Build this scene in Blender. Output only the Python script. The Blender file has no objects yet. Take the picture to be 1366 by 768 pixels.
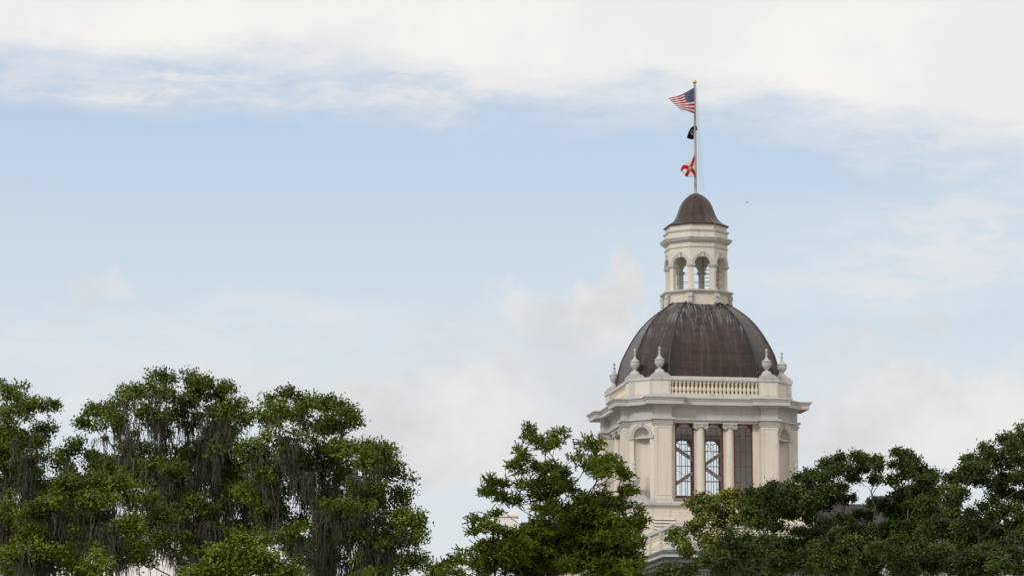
import bpy, bmesh, math, random
import numpy as np
from mathutils import Vector, Matrix

PI = math.pi
R = math.radians
SC = bpy.context.scene
COL = SC.collection

# ------------------------------------------------------------------ camera
F_PX = 4570.0                      # focal length in pixels of the 1366 px wide photograph
PITCH = R(8.77)
CAM_Z = 1.7
cam_d = bpy.data.cameras.new('camera')
cam_d.sensor_width = 36.0
cam_d.lens = 36.0 * F_PX / 1366.0
cam_d.clip_start = 0.5
cam_d.clip_end = 6000
cam = bpy.data.objects.new('camera', cam_d)
cam.location = (0, 0, CAM_Z)
cam.rotation_euler = (PI / 2 + PITCH, 0, 0)
COL.objects.link(cam)
SC.camera = cam

# ------------------------------------------------------------------ exposure
SC.view_settings.view_transform = 'Standard'
SC.view_settings.look = 'None'
SC.view_settings.exposure = 0.0
SC.view_settings.gamma = 1.0
SC.view_settings.use_curve_mapping = False
SC.cycles.max_bounces = 10; SC.cycles.diffuse_bounces = 7
SC.cycles.transparent_max_bounces = 16

# ------------------------------------------------------------------ sun (soft, behind thin cloud)
SUN_EL, SUN_AZ = 32.0, -142.0      # azimuth clockwise from +Y (view direction)
sun_d = bpy.data.lights.new('sun', 'SUN')
sun_d.energy = 1.8
sun_d.angle = R(11)
sun_d.color = (1.0, 0.965, 0.92)
sun = bpy.data.objects.new('sun', sun_d)
sd = Vector((math.sin(R(SUN_AZ)) * math.cos(R(SUN_EL)), math.cos(R(SUN_AZ)) * math.cos(R(SUN_EL)), math.sin(R(SUN_EL))))
sun.rotation_euler = sd.to_track_quat('Z', 'Y').to_euler()
sun.location = sd * 300
COL.objects.link(sun)

# ------------------------------------------------------------------ sky
class NT:
    """small helper to write node maths"""
    def __init__(s, tree): s.t = tree
    def n(s, typ, **kw):
        nd = s.t.nodes.new(typ)
        for k, v in kw.items(): setattr(nd, k, v)
        return nd
    def put(s, sock, v):
        if isinstance(v, (int, float)): sock.default_value = v
        elif isinstance(v, tuple): sock.default_value = v if len(v) == len(sock.default_value) else (*v, 1.0)
        else: s.t.links.new(v, sock)
    def m(s, op, a, b=0.0, c=None, clamp=False):
        nd = s.n('ShaderNodeMath', operation=op, use_clamp=clamp)
        s.put(nd.inputs[0], a); s.put(nd.inputs[1], b)
        if c is not None: s.put(nd.inputs[2], c)
        return nd.outputs[0]
    def step(s, x, a, b, lo=0.0, hi=1.0):
        nd = s.n('ShaderNodeMapRange', interpolation_type='SMOOTHSTEP')
        s.put(nd.inputs[0], x)
        for i, v in enumerate((a, b, lo, hi)): s.put(nd.inputs[i + 1], v)
        return nd.outputs[0]
    def mix(s, f, a, b, mode='MIX'):
        nd = s.n('ShaderNodeMix', data_type='RGBA', blend_type=mode)
        s.put(nd.inputs[0], f); s.put(nd.inputs[6], a); s.put(nd.inputs[7], b)
        return nd.outputs[2]
    def noise(s, vec, scale, detail=4, rough=0.5, dist=0.0, out=0, lac=2.0):
        nd = s.n('ShaderNodeTexNoise')
        if vec is not None: s.t.links.new(vec, nd.inputs['Vector'])
        nd.inputs['Scale'].default_value = scale; nd.inputs['Detail'].default_value = detail
        nd.inputs['Roughness'].default_value = rough; nd.inputs['Distortion'].default_value = dist
        nd.inputs['Lacunarity'].default_value = lac
        return nd.outputs[out]
    def comb(s, x, y, z=0.0):
        nd = s.n('ShaderNodeCombineXYZ')
        for i, v in enumerate((x, y, z)): s.put(nd.inputs[i], v)
        return nd.outputs[0]
    def sep(s, v):
        nd = s.n('ShaderNodeSeparateXYZ'); s.t.links.new(v, nd.inputs[0]); return nd.outputs
    def ramp(s, f, stops):
        nd = s.n('ShaderNodeValToRGB'); s.put(nd.inputs[0], f)
        e = nd.color_ramp.elements
        while len(e) < len(stops): e.new(0.5)
        for i, (p, c) in enumerate(stops): e[i].position = p; e[i].color = (*c, 1)
        return nd.outputs[0]

SKY_STRENGTH = 0.1
world = bpy.data.worlds.new('World'); SC.world = world; world.use_nodes = True
wt = world.node_tree; wt.nodes.clear(); W = NT(wt)
def build_sky():
    sky = W.n('ShaderNodeTexSky', sky_type='NISHITA'); sky.sun_disc = False
    sky.sun_elevation = R(SUN_EL); sky.sun_rotation = R(SUN_AZ); sky.altitude = 50
    sky.air_density = 1.0; sky.dust_density = 1.0; sky.ozone_density = 2.0
    tc = W.n('ShaderNodeTexCoord')
    dx, dy, dz = W.sep(tc.outputs['Generated'])
    az = W.m('ARCTAN2', dx, dy)                       # 0 towards the tower, grows to the right
    el = W.m('ARCSINE', dz)
    # work in milliradians / 10 -> one unit is about 46 photo pixels
    X = W.m('MULTIPLY', az, 100.0)                    # -14.9 .. 14.9 across the view
    E = W.m('MULTIPLY', el, 100.0)                    # about 7 .. 23.7 within the view
    def px(x): return (x - 683) / 45.7
    def ey(y): return 100 * (PITCH + math.atan((384 - y) / F_PX))
    pos = W.comb(X, E, 0.0)
    stretched = W.comb(W.m('MULTIPLY', X, 0.3), E, 3.7)
    wn = W.noise(pos, 0.30, 9, 0.60, out=1)
    wn_s = W.sep(wn)
    ws = W.noise(stretched, 0.62, 10, 0.62, out=1); ws_s = W.sep(ws)
    # cumulus-like warp and cirrus-like warp of the coordinates
    Xc = W.m('ADD', X, W.m('MULTIPLY', W.m('SUBTRACT', wn_s[0], 0.5), 7.0))
    Ec = W.m('ADD', E, W.m('MULTIPLY', W.m('SUBTRACT', wn_s[1], 0.5), 5.0))
    Xs = W.m('ADD', X, W.m('MULTIPLY', W.m('SUBTRACT', ws_s[0], 0.5), 6.0))
    Es = W.m('ADD', E, W.m('MULTIPLY', W.m('SUBTRACT', ws_s[1], 0.5), 3.0))
    def blob(x, y, rx, ry, hard, alpha, xx=Xc, ee=Ec, slope=0.0):
        """soft ellipse of cloud centred at a direction; returns its cover 0..alpha"""
        ddx = W.m('MULTIPLY', W.m('SUBTRACT', xx, px(x)), 45.7 / rx)
        e0 = W.m('SUBTRACT', ee, ey(y))
        if slope: e0 = W.m('ADD', e0, W.m('MULTIPLY', W.m('SUBTRACT', xx, px(x)), slope))
        ddy = W.m('MULTIPLY', e0, 45.7 / ry)
        d = W.m('SQRT', W.m('ADD', W.m('MULTIPLY', ddx, ddx), W.m('MULTIPLY', ddy, ddy)))
        return W.step(d, 1.0 + hard, 1.0 - hard, 0.0, alpha)
    def over(a, b):     # union of covers
        return W.m('SUBTRACT', 1.0, W.m('MULTIPLY', W.m('SUBTRACT', 1.0, a), W.m('SUBTRACT', 1.0, b)))
    # ---- upper cloud sheet: everything above an uneven lower edge
    ed = W.n('ShaderNodeFloatCurve')
    W.put(ed.inputs[1], W.m('DIVIDE', W.m('ADD', Xs, 16.0), 32.0))
    edge_px = [(-50, 66), (120, 80), (300, 82), (480, 80), (560, 96), (640, 118), (900, 128), (1080, 146), (1250, 184), (1420, 205)]
    cu = ed.mapping.curves[0]
    while len(cu.points) < len(edge_px): cu.points.new(0.5, 0.5)
    for p_, (x, y) in zip(cu.points, edge_px):
        p_.location = ((px(x) + 16) / 32, ey(y) / 30.0)
    ed.mapping.update()
    edge = W.m('MULTIPLY', ed.outputs[0], 30.0)
    sheet = W.step(W.m('SUBTRACT', Es, edge), -0.6, 0.7)
    fine = W.noise(stretched, 1.7, 9, 0.66, 0.4)
    thin = blob(250, 108, 420, 34, 0.8, 0.55, Xs, Es)
    thin = over(thin, blob(560, 118, 140, 40, 0.6, 0.75, Xs, Es))
    thin = over(thin, blob(215, 117, 140, 7, 0.7, 0.8, Xs, Es))
    thin = over(thin, blob(900, 150, 330, 34, 0.9, 0.30, Xs, Es))
    thin = over(thin, blob(1260, 205, 190, 26, 0.8, 0.6, Xs, Es, 0.12))
    thin = over(thin, blob(1330, 310, 170, 66, 0.9, 0.6, Xs, Es, -0.1))
    thin = over(thin, blob(1240, 388, 330, 28, 0.9, 0.40, Xs, Es))
    thin = over(thin, blob(1180, 350, 260, 50, 0.9, 0.25, Xs, Es))
    thin = over(thin, blob(200, 465, 420, 40, 0.9, 0.40, Xs, Es))
    thin = over(thin, blob(410, 405, 110, 24, 0.9, 0.45, Xs, Es))
    thin = W.m('MULTIPLY', thin, W.step(fine, 0.34, 0.62, 0.35, 1.0))
    # ---- heaps lower down
    heap = blob(812, 396, 54, 50, 0.22, 0.86)
    heap = over(heap, blob(762, 440, 112, 54, 0.30, 0.68))
    heap = over(heap, blob(600, 450, 80, 30, 0.8, 0.28))
    heap = over(heap, blob(118, 400, 46, 11, 0.5, 0.42))
    heap = over(heap, blob(640, 560, 260, 62, 0.45, 0.55))
    heap = over(heap, blob(560, 560, 140, 70, 0.4, 0.55))
    heap = over(heap, blob(300, 520, 330, 34, 0.8, 0.40))
    heap = over(heap, blob(1180, 560, 170, 66, 0.4, 0.75))
    heap = over(heap, blob(1370, 570, 130, 70, 0.4, 0.75))
    heap = over(heap, blob(1262, 450, 26, 18, 0.7, 0.45))
    heap = over(heap, blob(1190, 458, 34, 12, 0.7, 0.35))
    heap = over(heap, blob(1130, 480, 90, 34, 0.7, 0.40))
    # ---- the rest of the sky, away from the view: broad broken cloud
    gen = W.noise(tc.outputs['Generated'], 2.6, 6, 0.6)
    away = W.step(W.m('ABSOLUTE', X), 18.0, 34.0)
    high = W.step(E, 26.0, 36.0)
    rest = W.m('MULTIPLY', W.step(gen, 0.36, 0.6, 0.45, 0.95), W.m('MAXIMUM', away, high))
    # ---- colours (divided by the background strength)
    k = 1.0 / SKY_STRENGTH
    def c(r, g, b, f=1.0): return tuple((((v / 255) + 0.055) / 1.055) ** 2.4 * k * f for v in (r, g, b))
    shade = W.noise(pos, 0.16, 5, 0.55)
    # thin high veil that whitens the air towards the horizon
    base = sky.outputs[0]
    veil_f = W.step(E, 21.0, 8.0, 0.78, 0.92)
    veil_c = W.ramp(W.m('DIVIDE', W.m('SUBTRACT', E, 7.0), 16.0, clamp=True),
                    [(0.0, c(224, 228, 231)), (0.3, c(221, 229, 235)), (0.6, c(211, 226, 238)), (1.0, c(188, 210, 236))])
    s0 = W.mix(veil_f, base, veil_c)
    s1 = W.mix(heap, s0, W.mix(W.step(W.m('ADD', W.m('MULTIPLY', shade, 0.6), W.m('MULTIPLY', wn_s[2], 0.4)), 0.40, 0.60), c(215, 214, 216), c(239, 236, 234)))
    s2 = W.mix(thin, s1, c(236, 233, 233))
    s3 = W.mix(sheet, s2, W.mix(W.step(shade, 0.35, 0.65), c(238, 236, 236), c(247, 244, 240)))
    s4 = W.mix(rest, s3, c(250, 248, 246, 0.95))
    bg = W.n('ShaderNodeBackground'); bg.inputs[1].default_value = SKY_STRENGTH
    wt.links.new(s4, bg.inputs[0])
    out = W.n('ShaderNodeOutputWorld'); wt.links.new(bg.outputs[0], out.inputs[0])
build_sky()
world.cycles.sampling_method = 'MANUAL'
world.cycles.sample_map_resolution = 512

# ------------------------------------------------------------------ pixel -> world
CP, SP = math.cos(PITCH), math.sin(PITCH)
def at(u, v, Y):
    """point at distance Y in front of the camera seen at photo pixel (u, v)"""
    dx, dz = (u - 683) / F_PX, (384 - v) / F_PX
    k = Y / (CP - dz * SP)
    return Vector((dx * k, Y, CAM_Z + (SP + dz * CP) * k))

# ------------------------------------------------------------------ materials
def material(name):
    m = bpy.data.materials.new(name); m.use_nodes = True
    t = m.node_tree; t.nodes.clear()
    n = NT(t)
    out = n.n('ShaderNodeOutputMaterial'); b = n.n('ShaderNodeBsdfPrincipled')
    t.links.new(b.outputs[0], out.inputs[0])
    return m, n, b, out
def bump(n, b, h, strength, dist=0.02):
    bp = n.n('ShaderNodeBump'); bp.inputs['Strength'].default_value = strength; bp.inputs['Distance'].default_value = dist
    n.put(bp.inputs['Height'], h); n.t.links.new(bp.outputs[0], b.inputs['Normal'])
def objco(n): return n.n('ShaderNodeTexCoord').outputs['Object']

def stucco(name, col, dark, rough=0.75, stain=0.5):
    m, n, b, _ = material(name)
    co = objco(n); x, y, z = n.sep(co)
    big = n.noise(co, 0.7, 5, 0.6)
    streak = n.noise(n.comb(n.m('MULTIPLY', x, 3.0), n.m('MULTIPLY', y, 3.0), n.m('MULTIPLY', z, 0.25)), 1.6, 5, 0.65)
    f = n.m('MULTIPLY', n.step(streak, 0.5, 0.78), stain)
    f2 = n.m('ADD', f, n.m('MULTIPLY', n.step(big, 0.48, 0.75), stain * 0.55), clamp=True)
    n.put(b.inputs['Base Color'], n.mix(f2, col, dark)); b.inputs['Roughness'].default_value = rough
    b.inputs['Specular IOR Level'].default_value = 0.25
    bump(n, b, n.noise(co, 9.0, 5, 0.6), 0.25, 0.02)
    return m
def plain(name, col, rough=0.5, metal=0.0, var=0.15, scale=6.0):
    m, n, b, _ = material(name)
    f = n.noise(objco(n), scale, 4, 0.6)
    n.put(b.inputs['Base Color'], n.mix(f, tuple(v * (1 - var) for v in col), tuple(min(1, v * (1 + var)) for v in col)))
    b.inputs['Roughness'].default_value = rough; b.inputs['Metallic'].default_value = metal
    return m

CREAM = stucco('cream_stucco', (0.64, 0.575, 0.495), (0.36, 0.31, 0.255), stain=0.5)
BALU = stucco('baluster_cream', (0.66, 0.58, 0.45), (0.46, 0.39, 0.29), stain=0.35)
TRIM = stucco('grey_trim', (0.50, 0.48, 0.465), (0.27, 0.255, 0.24), stain=0.5)
PALETRIM = stucco('pale_grey_trim', (0.52, 0.505, 0.49), (0.25, 0.235, 0.22), stain=0.6)
URN = stucco('urn_grey', (0.46, 0.445, 0.43), (0.28, 0.265, 0.25), stain=0.5)
INNER = plain('inner_plaster', (0.90, 0.88, 0.84), 0.9, var=0.02)
DARKTRIM = stucco('weathered_dark_trim', (0.15, 0.15, 0.16), (0.08, 0.08, 0.08), stain=0.5)
REDFRAME = plain('dark_red_paint', (0.13, 0.018, 0.020), 0.45)
STEEL = plain('pale_steel', (0.72, 0.69, 0.64), 0.6, 0.0)
GREENSTEEL = plain('green_steel', (0.06, 0.11, 0.10), 0.5)
POLEM = plain('weathered_pole', (0.36, 0.335, 0.30), 0.5, 0.2, 0.35, 3.0)
GOLD = plain('gold_leaf', (0.75, 0.42, 0.06), 0.3, 0.8)
ROPE = plain('pale_rope', (0.4, 0.4, 0.4), 0.8)
SLATE = stucco('dark_slate_roof', (0.050, 0.044, 0.046), (0.026, 0.023, 0.025), 0.8, 0.7)
PALEWALL = stucco('pale_render', (0.82, 0.78, 0.76), (0.6, 0.56, 0.54), stain=0.3)
DARKVOID = plain('dark_void', (0.03, 0.03, 0.03), 0.8)

def copper(name):
    m, n, b, _ = material(name)
    uvn = n.n('ShaderNodeUVMap'); uv = uvn.outputs[0]
    ux, uy, _z = n.sep(uv)               # ux metres across, uy metres along the slope from the eave
    face = n.n('ShaderNodeAttribute', attribute_name='run')   # uy / total
    br = n.n('ShaderNodeTexBrick'); n.t.links.new(uv, br.inputs['Vector'])
    br.inputs['Scale'].default_value = 1.0; br.inputs['Mortar Size'].default_value = 0.02
    br.inputs['Mortar Smooth'].default_value = 0.6
    br.inputs['Brick Width'].default_value = 0.62; br.inputs['Row Height'].default_value = 0.5
    br.inputs['Color1'].default_value = (0.0, 0, 0, 1); br.inputs['Color2'].default_value = (1, 1, 1, 1); br.inputs['Mortar'].default_value = (0.5, 0.5, 0.5, 1)
    st = n.noise(n.comb(n.m('MULTIPLY', ux, 3.2), n.m('MULTIPLY', uy, 0.22), n.m('MULTIPLY', face.outputs['Fac'], 0.0)), 1.1, 6, 0.65)
    st2 = n.noise(n.comb(n.m('MULTIPLY', ux, 9.0), n.m('MULTIPLY', uy, 0.7), 4.0), 1.2, 5, 0.7)
    bl = n.noise(objco(n), 1.3, 5, 0.6)
    c1 = n.ramp(st, [(0.34, (0.009, 0.008, 0.008)), (0.45, (0.022, 0.014, 0.013)), (0.56, (0.046, 0.025, 0.020)), (0.68, (0.092, 0.054, 0.039))])
    c2 = n.mix(n.step(bl, 0.4, 0.7), c1, n.mix(0.5, c1, (0.05, 0.03, 0.03)))
    c3 = n.mix(n.m('MULTIPLY', n.sep(br.outputs['Color'])[0], 0.4), c2, n.mix(0.5, c2, (0.12, 0.065, 0.055)))
    run_ = face.outputs['Fac']
    ac = n.m('ABSOLUTE', n.n('ShaderNodeAttribute', attribute_name='across').outputs['Fac'])
    c3 = n.mix(n.m('MULTIPLY', n.step(n.m('ADD', ac, n.m('MULTIPLY', n.m('SUBTRACT', st, 0.5), 1.0)), 0.62, 0.98), 0.85), c3, (0.016, 0.013, 0.013))
    c3 = n.mix(n.m('MULTIPLY', n.m('MULTIPLY', n.step(bl, 0.45, 0.65), n.step(run_, 0.35, 0.9)), 0.45), c3, (0.13, 0.115, 0.11))
    # verdigris runs, thick near the top
    run = face.outputs['Fac']
    g = n.m('MULTIPLY', n.step(st2, 0.51, 0.63), n.step(n.m('ADD', run, n.m('MULTIPLY', n.m('SUBTRACT', bl, 0.5), 1.0)), 0.25, 0.9))
    g2 = n.m('MULTIPLY', n.step(n.noise(n.comb(n.m('MULTIPLY', ux, 5.0), uy, 9.0), 3.0, 5, 0.7), 0.64, 0.72), 0.35)
    c4 = n.mix(n.m('MULTIPLY', n.m('MAXIMUM', g, g2), 0.7), c3, (0.27, 0.31, 0.33))
    c5 = n.mix(n.m('MULTIPLY', br.outputs['Fac'], 0.5), c4, (0.008, 0.006, 0.006))
    n.put(b.inputs['Base Color'], c5)
    b.inputs['Metallic'].default_value = 0.1; b.inputs['Specular IOR Level'].default_value = 0.42
    n.put(b.inputs['Roughness'], n.step(st2, 0.3, 0.7, 0.36, 0.55))
    bump(n, b, n.m('ADD', n.m('MULTIPLY', br.outputs['Fac'], -1.0), n.m('MULTIPLY', bl, 0.8)), 0.35, 0.03)
    return m
COPPER = copper('weathered_copper')
COPPERDARK = plain('dark_copper_rib', (0.035, 0.024, 0.022), 0.5, 0.1)

def glass():
    m = bpy.data.materials.new('window_glass'); m.use_nodes = True
    t = m.node_tree; t.nodes.clear(); n = NT(t)
    out = n.n('ShaderNodeOutputMaterial'); tr = n.n('ShaderNodeBsdfTransparent'); gl = n.n('ShaderNodeBsdfGlossy')
    tr.inputs[0].default_value = (0.97, 0.985, 0.98, 1); gl.inputs['Roughness'].default_value = 0.03
    fr = n.n('ShaderNodeFresnel'); fr.inputs[0].default_value = 1.45
    mx = n.n('ShaderNodeMixShader'); t.links.new(fr.outputs[0], mx.inputs[0]); t.links.new(tr.outputs[0], mx.inputs[1]); t.links.new(gl.outputs[0], mx.inputs[2])
    t.links.new(mx.outputs[0], out.inputs[0]); return m
GLASS = glass()

# ------------------------------------------------------------------ mesh builder
class MB:
    def __init__(s): s.v = []; s.f = []; s.uv = {}; s.M = None
    def add(s, vs, fs):
        o = len(s.v)
        if s.M is not None: vs = [tuple(s.M @ Vector(p)) for p in vs]
        s.v += [tuple(p) for p in vs]; s.f += [tuple(i + o for i in f) for f in fs]
        return o
    def box(s, x0, x1, y0, y1, z0, z1):
        s.add([(x0, y0, z0), (x1, y0, z0), (x1, y1, z0), (x0, y1, z0), (x0, y0, z1), (x1, y0, z1), (x1, y1, z1), (x0, y1, z1)],
              [(3, 2, 1, 0), (4, 5, 6, 7), (0, 1, 5, 4), (1, 2, 6, 5), (2, 3, 7, 6), (3, 0, 4, 7)])
    def bar(s, a, b, w, d=None, up=(0, 0, 1)):
        """square bar between two points"""
        a, b = Vector(a), Vector(b); d = w if d is None else d
        t = (b - a).normalized(); x = t.cross(Vector(up))
        if x.length < 1e-4: x = t.cross(Vector((1, 0, 0)))
        x.normalize(); y = x.cross(t)
        x *= w / 2; y *= d / 2
        vs = [a - x - y, a + x - y, a + x + y, a - x + y, b - x - y, b + x - y, b + x + y, b - x + y]
        s.add(vs, [(3, 2, 1, 0), (4, 5, 6, 7), (0, 1, 5, 4), (1, 2, 6, 5), (2, 3, 7, 6), (3, 0, 4, 7)])
    def tube(s, pts, rads, n=6, caps=True):
        vs = []; fs = []; pts = [Vector(p) for p in pts]; prev = None
        for i, p in enumerate(pts):
            t = (pts[min(i + 1, len(pts) - 1)] - pts[max(i - 1, 0)]).normalized()
            if prev is None:
                x = t.cross(Vector((0.3, 0.9, 0.2))); x.normalize()
            else:
                x = prev - t * prev.dot(t); x.normalize()
            prev = x; y = t.cross(x)
            for k in range(n):
                a = 2 * PI * k / n
                vs.append(p + (x * math.cos(a) + y * math.sin(a)) * rads[i])
        for i in range(len(pts) - 1):
            for k in range(n):
                k2 = (k + 1) % n
                fs.append((i * n + k, i * n + k2, (i + 1) * n + k2, (i + 1) * n + k))
        if caps: fs.append(tuple(range(n - 1, -1, -1))); fs.append(tuple((len(pts) - 1) * n + k for k in range(n)))
        s.add(vs, fs)
    def lathe(s, prof, n=20, c=(0, 0), caps=True, rot=0.0):
        """prof: (radius, z)"""
        vs = []; fs = []
        for r, z in prof:
            for k in range(n):
                a = 2 * PI * k / n + rot
                vs.append((c[0] + r * math.cos(a), c[1] + r * math.sin(a), z))
        for i in range(len(prof) - 1):
            for k in range(n):
                k2 = (k + 1) % n
                fs.append((i * n + k, i * n + k2, (i + 1) * n + k2, (i + 1) * n + k))
        if caps:
            fs.append(tuple(range(n - 1, -1, -1))); fs.append(tuple((len(prof) - 1) * n + k for k in range(n)))
        s.add(vs, fs)
    def loft(s, rings, cap0=True, cap1=True):
        n = len(rings[0]); vs = [p for r in rings for p in r]; fs = []
        for i in range(len(rings) - 1):
            for k in range(n):
                k2 = (k + 1) % n
                fs.append((i * n + k, i * n + k2, (i + 1) * n + k2, (i + 1) * n + k))
        if cap0: fs.append(tuple(range(n - 1, -1, -1)))
        if cap1: fs.append(tuple((len(rings) - 1) * n + k for k in range(n)))
        s.add(vs, fs)
    def arch(s, cx, cz, r0, r1, y0, y1, n=18, a0=0.0, a1=PI, sz=1.0):
        """ring of a round arch in the XZ plane, y0 front, y1 back"""
        vs = []; fs = []
        for i in range(n + 1):
            a = a0 + (a1 - a0) * i / n; c_, s_ = math.cos(a), math.sin(a)
            vs += [(cx + r0 * c_, y0, cz + r0 * s_ * sz), (cx + r1 * c_, y0, cz + r1 * s_ * sz), (cx + r1 * c_, y1, cz + r1 * s_ * sz), (cx + r0 * c_, y1, cz + r0 * s_ * sz)]
        for i in range(n):
            o = 4 * i
            for k in range(4):
                k2 = (k + 1) % 4
                fs.append((o + k, o + k2, o + 4 + k2, o + 4 + k))
        fs.append((0, 1, 2, 3)); fs.append((4 * n + 3, 4 * n + 2, 4 * n + 1, 4 * n))
        s.add(vs, fs)
    def arch_panel(s, x0, x1, z0, z1, cx, cz, r, y0, y1, n=20):
        """wall piece x0..x1, z0..z1 with a round-headed opening from z0 up (front y0, back y1)"""
        arc = [(cx - r, z0)] if cz > z0 + 1e-6 else []
        arc += [(cx - r * math.cos(PI * i / n), cz + r * math.sin(PI * i / n)) for i in range(n + 1)]
        if cz > z0 + 1e-6: arc.append((cx + r, z0))
        def outer(p):
            x, z = p
            if z <= cz + 1e-6 and x < cx: return (x0, z)
            if z <= cz + 1e-6 and x > cx: return (x1, z)
            # project from the arch centre to the frame
            dx, dz = x - cx, z - cz
            kx = ((x1 - cx) if dx > 0 else (x0 - cx)) / dx if abs(dx) > 1e-6 else 1e9
            kz = (z1 - cz) / dz if dz > 1e-6 else 1e9
            k = min(kx, kz); return (cx + dx * k, cz + dz * k)
        out = [outer(p) for p in arc]
        for y, flip in ((y0, False), (y1, True)):
            vs = [(x, y, z) for x, z in arc] + [(x, y, z) for x, z in out]; m = len(arc)
            fs = []
            for i in range(m - 1):
                f = (i, i + 1, m + i + 1, m + i)
                fs.append(f[::-1] if flip else f)
            # corners of the frame
            for i in range(m - 1):
                a, b = out[i], out[i + 1]
                if abs(a[0] - b[0]) > 1e-4 and abs(a[1] - b[1]) > 1e-4:
                    cxn = x0 if a[0] < cx and abs(a[0] - x0) < 1e-4 else x1
                    vs.append((cxn, y, z1)); q = len(vs) - 1
                    fs.append((m + i, m + i + 1, q) if flip else (m + i + 1, m + i, q))
            s.add(vs, fs)
        m = len(arc)
        s.add([(x, y0, z) for x, z in arc] + [(x, y1, z) for x, z in arc], [(i, m + i, m + i + 1, i + 1) for i in range(m - 1)])
        s.add([(x0, y0, z1), (x1, y0, z1), (x1, y1, z1), (x0, y1, z1)], [(0, 1, 2, 3)])
        s.add([(x0, y0, z0), (x0, y0, z1), (x0, y1, z1), (x0, y1, z0)], [(3, 2, 1, 0)])
        s.add([(x1, y0, z0), (x1, y0, z1), (x1, y1, z1), (x1, y1, z0)], [(0, 1, 2, 3)])
    def build(s, name, mat, parent=None, smooth=None, loc=None):
        me = bpy.data.meshes.new(name); me.from_pydata(s.v, [], s.f); me.update()
        bm = bmesh.new(); bm.from_mesh(me)
        bmesh.ops.recalc_face_normals(bm, faces=bm.faces); bm.to_mesh(me); bm.free()
        if smooth:
            me.shade_smooth(); me.set_sharp_from_angle(angle=R(smooth))
        me.materials.append(mat)
        o = bpy.data.objects.new(name, me); COL.objects.link(o)
        if parent: o.parent = parent
        if loc is not None: o.location = loc
        return o
def np_mesh(name, verts, faces_n, mat, parent=None, uv=None, attrs=None):
    """fast mesh from an (N,3) array whose consecutive faces_n verts are one face"""
    verts = np.asarray(verts, dtype=np.float32); nv = len(verts); nf = nv // faces_n
    me = bpy.data.meshes.new(name)
    me.vertices.add(nv); me.vertices.foreach_set('co', verts.ravel())
    me.loops.add(nv); me.loops.foreach_set('vertex_index', np.arange(nv, dtype=np.int32))
    me.polygons.add(nf); me.polygons.foreach_set('loop_start', np.arange(0, nv, faces_n, dtype=np.int32))
    me.update(calc_edges=True)
    for an, arr in (attrs or {}).items():
        at_ = me.attributes.new(an, 'FLOAT', 'POINT'); at_.data.foreach_set('value', np.asarray(arr, dtype=np.float32))
    me.materials.append(mat)
    o = bpy.data.objects.new(name, me); COL.objects.link(o)
    if parent: o.parent = parent
    return o
def empty(name, loc=(0, 0, 0), rz=0.0, parent=None):
    o = bpy.data.objects.new(name, None); COL.objects.link(o); o.location = loc; o.rotation_euler = (0, 0, rz)
    o.empty_display_size = 0.3
    if parent: o.parent = parent
    return o
def tag(o, label, cat, group=None, kind=None):
    o['label'] = label; o['category'] = cat
    if group: o['group'] = group
    if kind: o['kind'] = kind
    return o

# ------------------------------------------------------------------ ground
gm, gn, gb, _o = material('paving_and_lawn')
gco = objco(gn)
lawn = gn.mix(gn.noise(gco, 0.5, 5, 0.6), (0.045, 0.07, 0.02), (0.09, 0.10, 0.04))
pave = gn.mix(gn.noise(gco, 2.0, 5, 0.6), (0.30, 0.27, 0.235), (0.42, 0.385, 0.34))
gn.put(gb.inputs['Base Color'], gn.mix(gn.step(gn.noise(gco, 0.03, 3, 0.5), 0.49, 0.52), lawn, pave))
gb.inputs['Roughness'].default_value = 0.9
g = MB(); g.add([(-3000, -3000, 0), (3000, -3000, 0), (3000, 3000, 0), (-3000, 3000, 0)], [(0, 1, 2, 3)])
ground = g.build('ground', gm); ground['kind'] = 'structure'

# ------------------------------------------------------------------ the domed building
TY = 203.0
TX = at(929.6, 460, TY).x
ROT = R(9.2)
def zt(v, p=0.0):
    """height of photo row v at the tower, p metres nearer than the tower's axis"""
    return at(929.6, v, TY - p).z
tower = empty('domed_building', (TX, TY, 0), ROT)
tag(tower, 'cream and grey building with tall windowed drum, dark copper dome and arcaded cupola', 'building')

A, B, WP, RC = 3.66, 5.2, 2.66, 0.36
R2 = 0.36                         # the chamfers stand back from the piers
def plan(a=A, b=B, w=WP, r=RC):
    q = [(-a, -b + R2), (-a, -b), (-w, -b), (-w, -b + r), (w, -b + r), (w, -b), (a, -b), (a, -b + R2)]
    pts = []
    for k in range(4):
        for x, y in q:
            for _ in range(k): x, y = -y, x
            pts.append((x, y))
    return pts
def offset(pts, d):
    n = len(pts); res = []
    for i in range(n):
        p0, p1, p2 = Vector(pts[i - 1]), Vector(pts[i]), Vector(pts[(i + 1) % n])
        e1, e2 = (p1 - p0).normalized(), (p2 - p1).normalized()
        n1, n2 = Vector((e1.y, -e1.x)), Vector((e2.y, -e2.x))
        k = 1.0 + n1.dot(n2)
        res.append(tuple(p1 + (n1 + n2) * (d / k)))
    return res
def prof_loft(mb, pts, prof, cap0=True, cap1=True):
    mb.loft([[(x, y, z) for x, y in offset(pts, d)] for d, z in prof], cap0, cap1)
def rotz(k): return Matrix.Rotation(k * PI / 2, 4, 'Z')

z_ledge = zt(669.8, 5.6)
z_arch0 = zt(563.5, 5.0)
z_fr0, z_fr1 = zt(558, 5.0), zt(543, 5.0)
z_cor = zt(529.8, 5.6)
z_rail = zt(504.2, 4.6)

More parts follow.
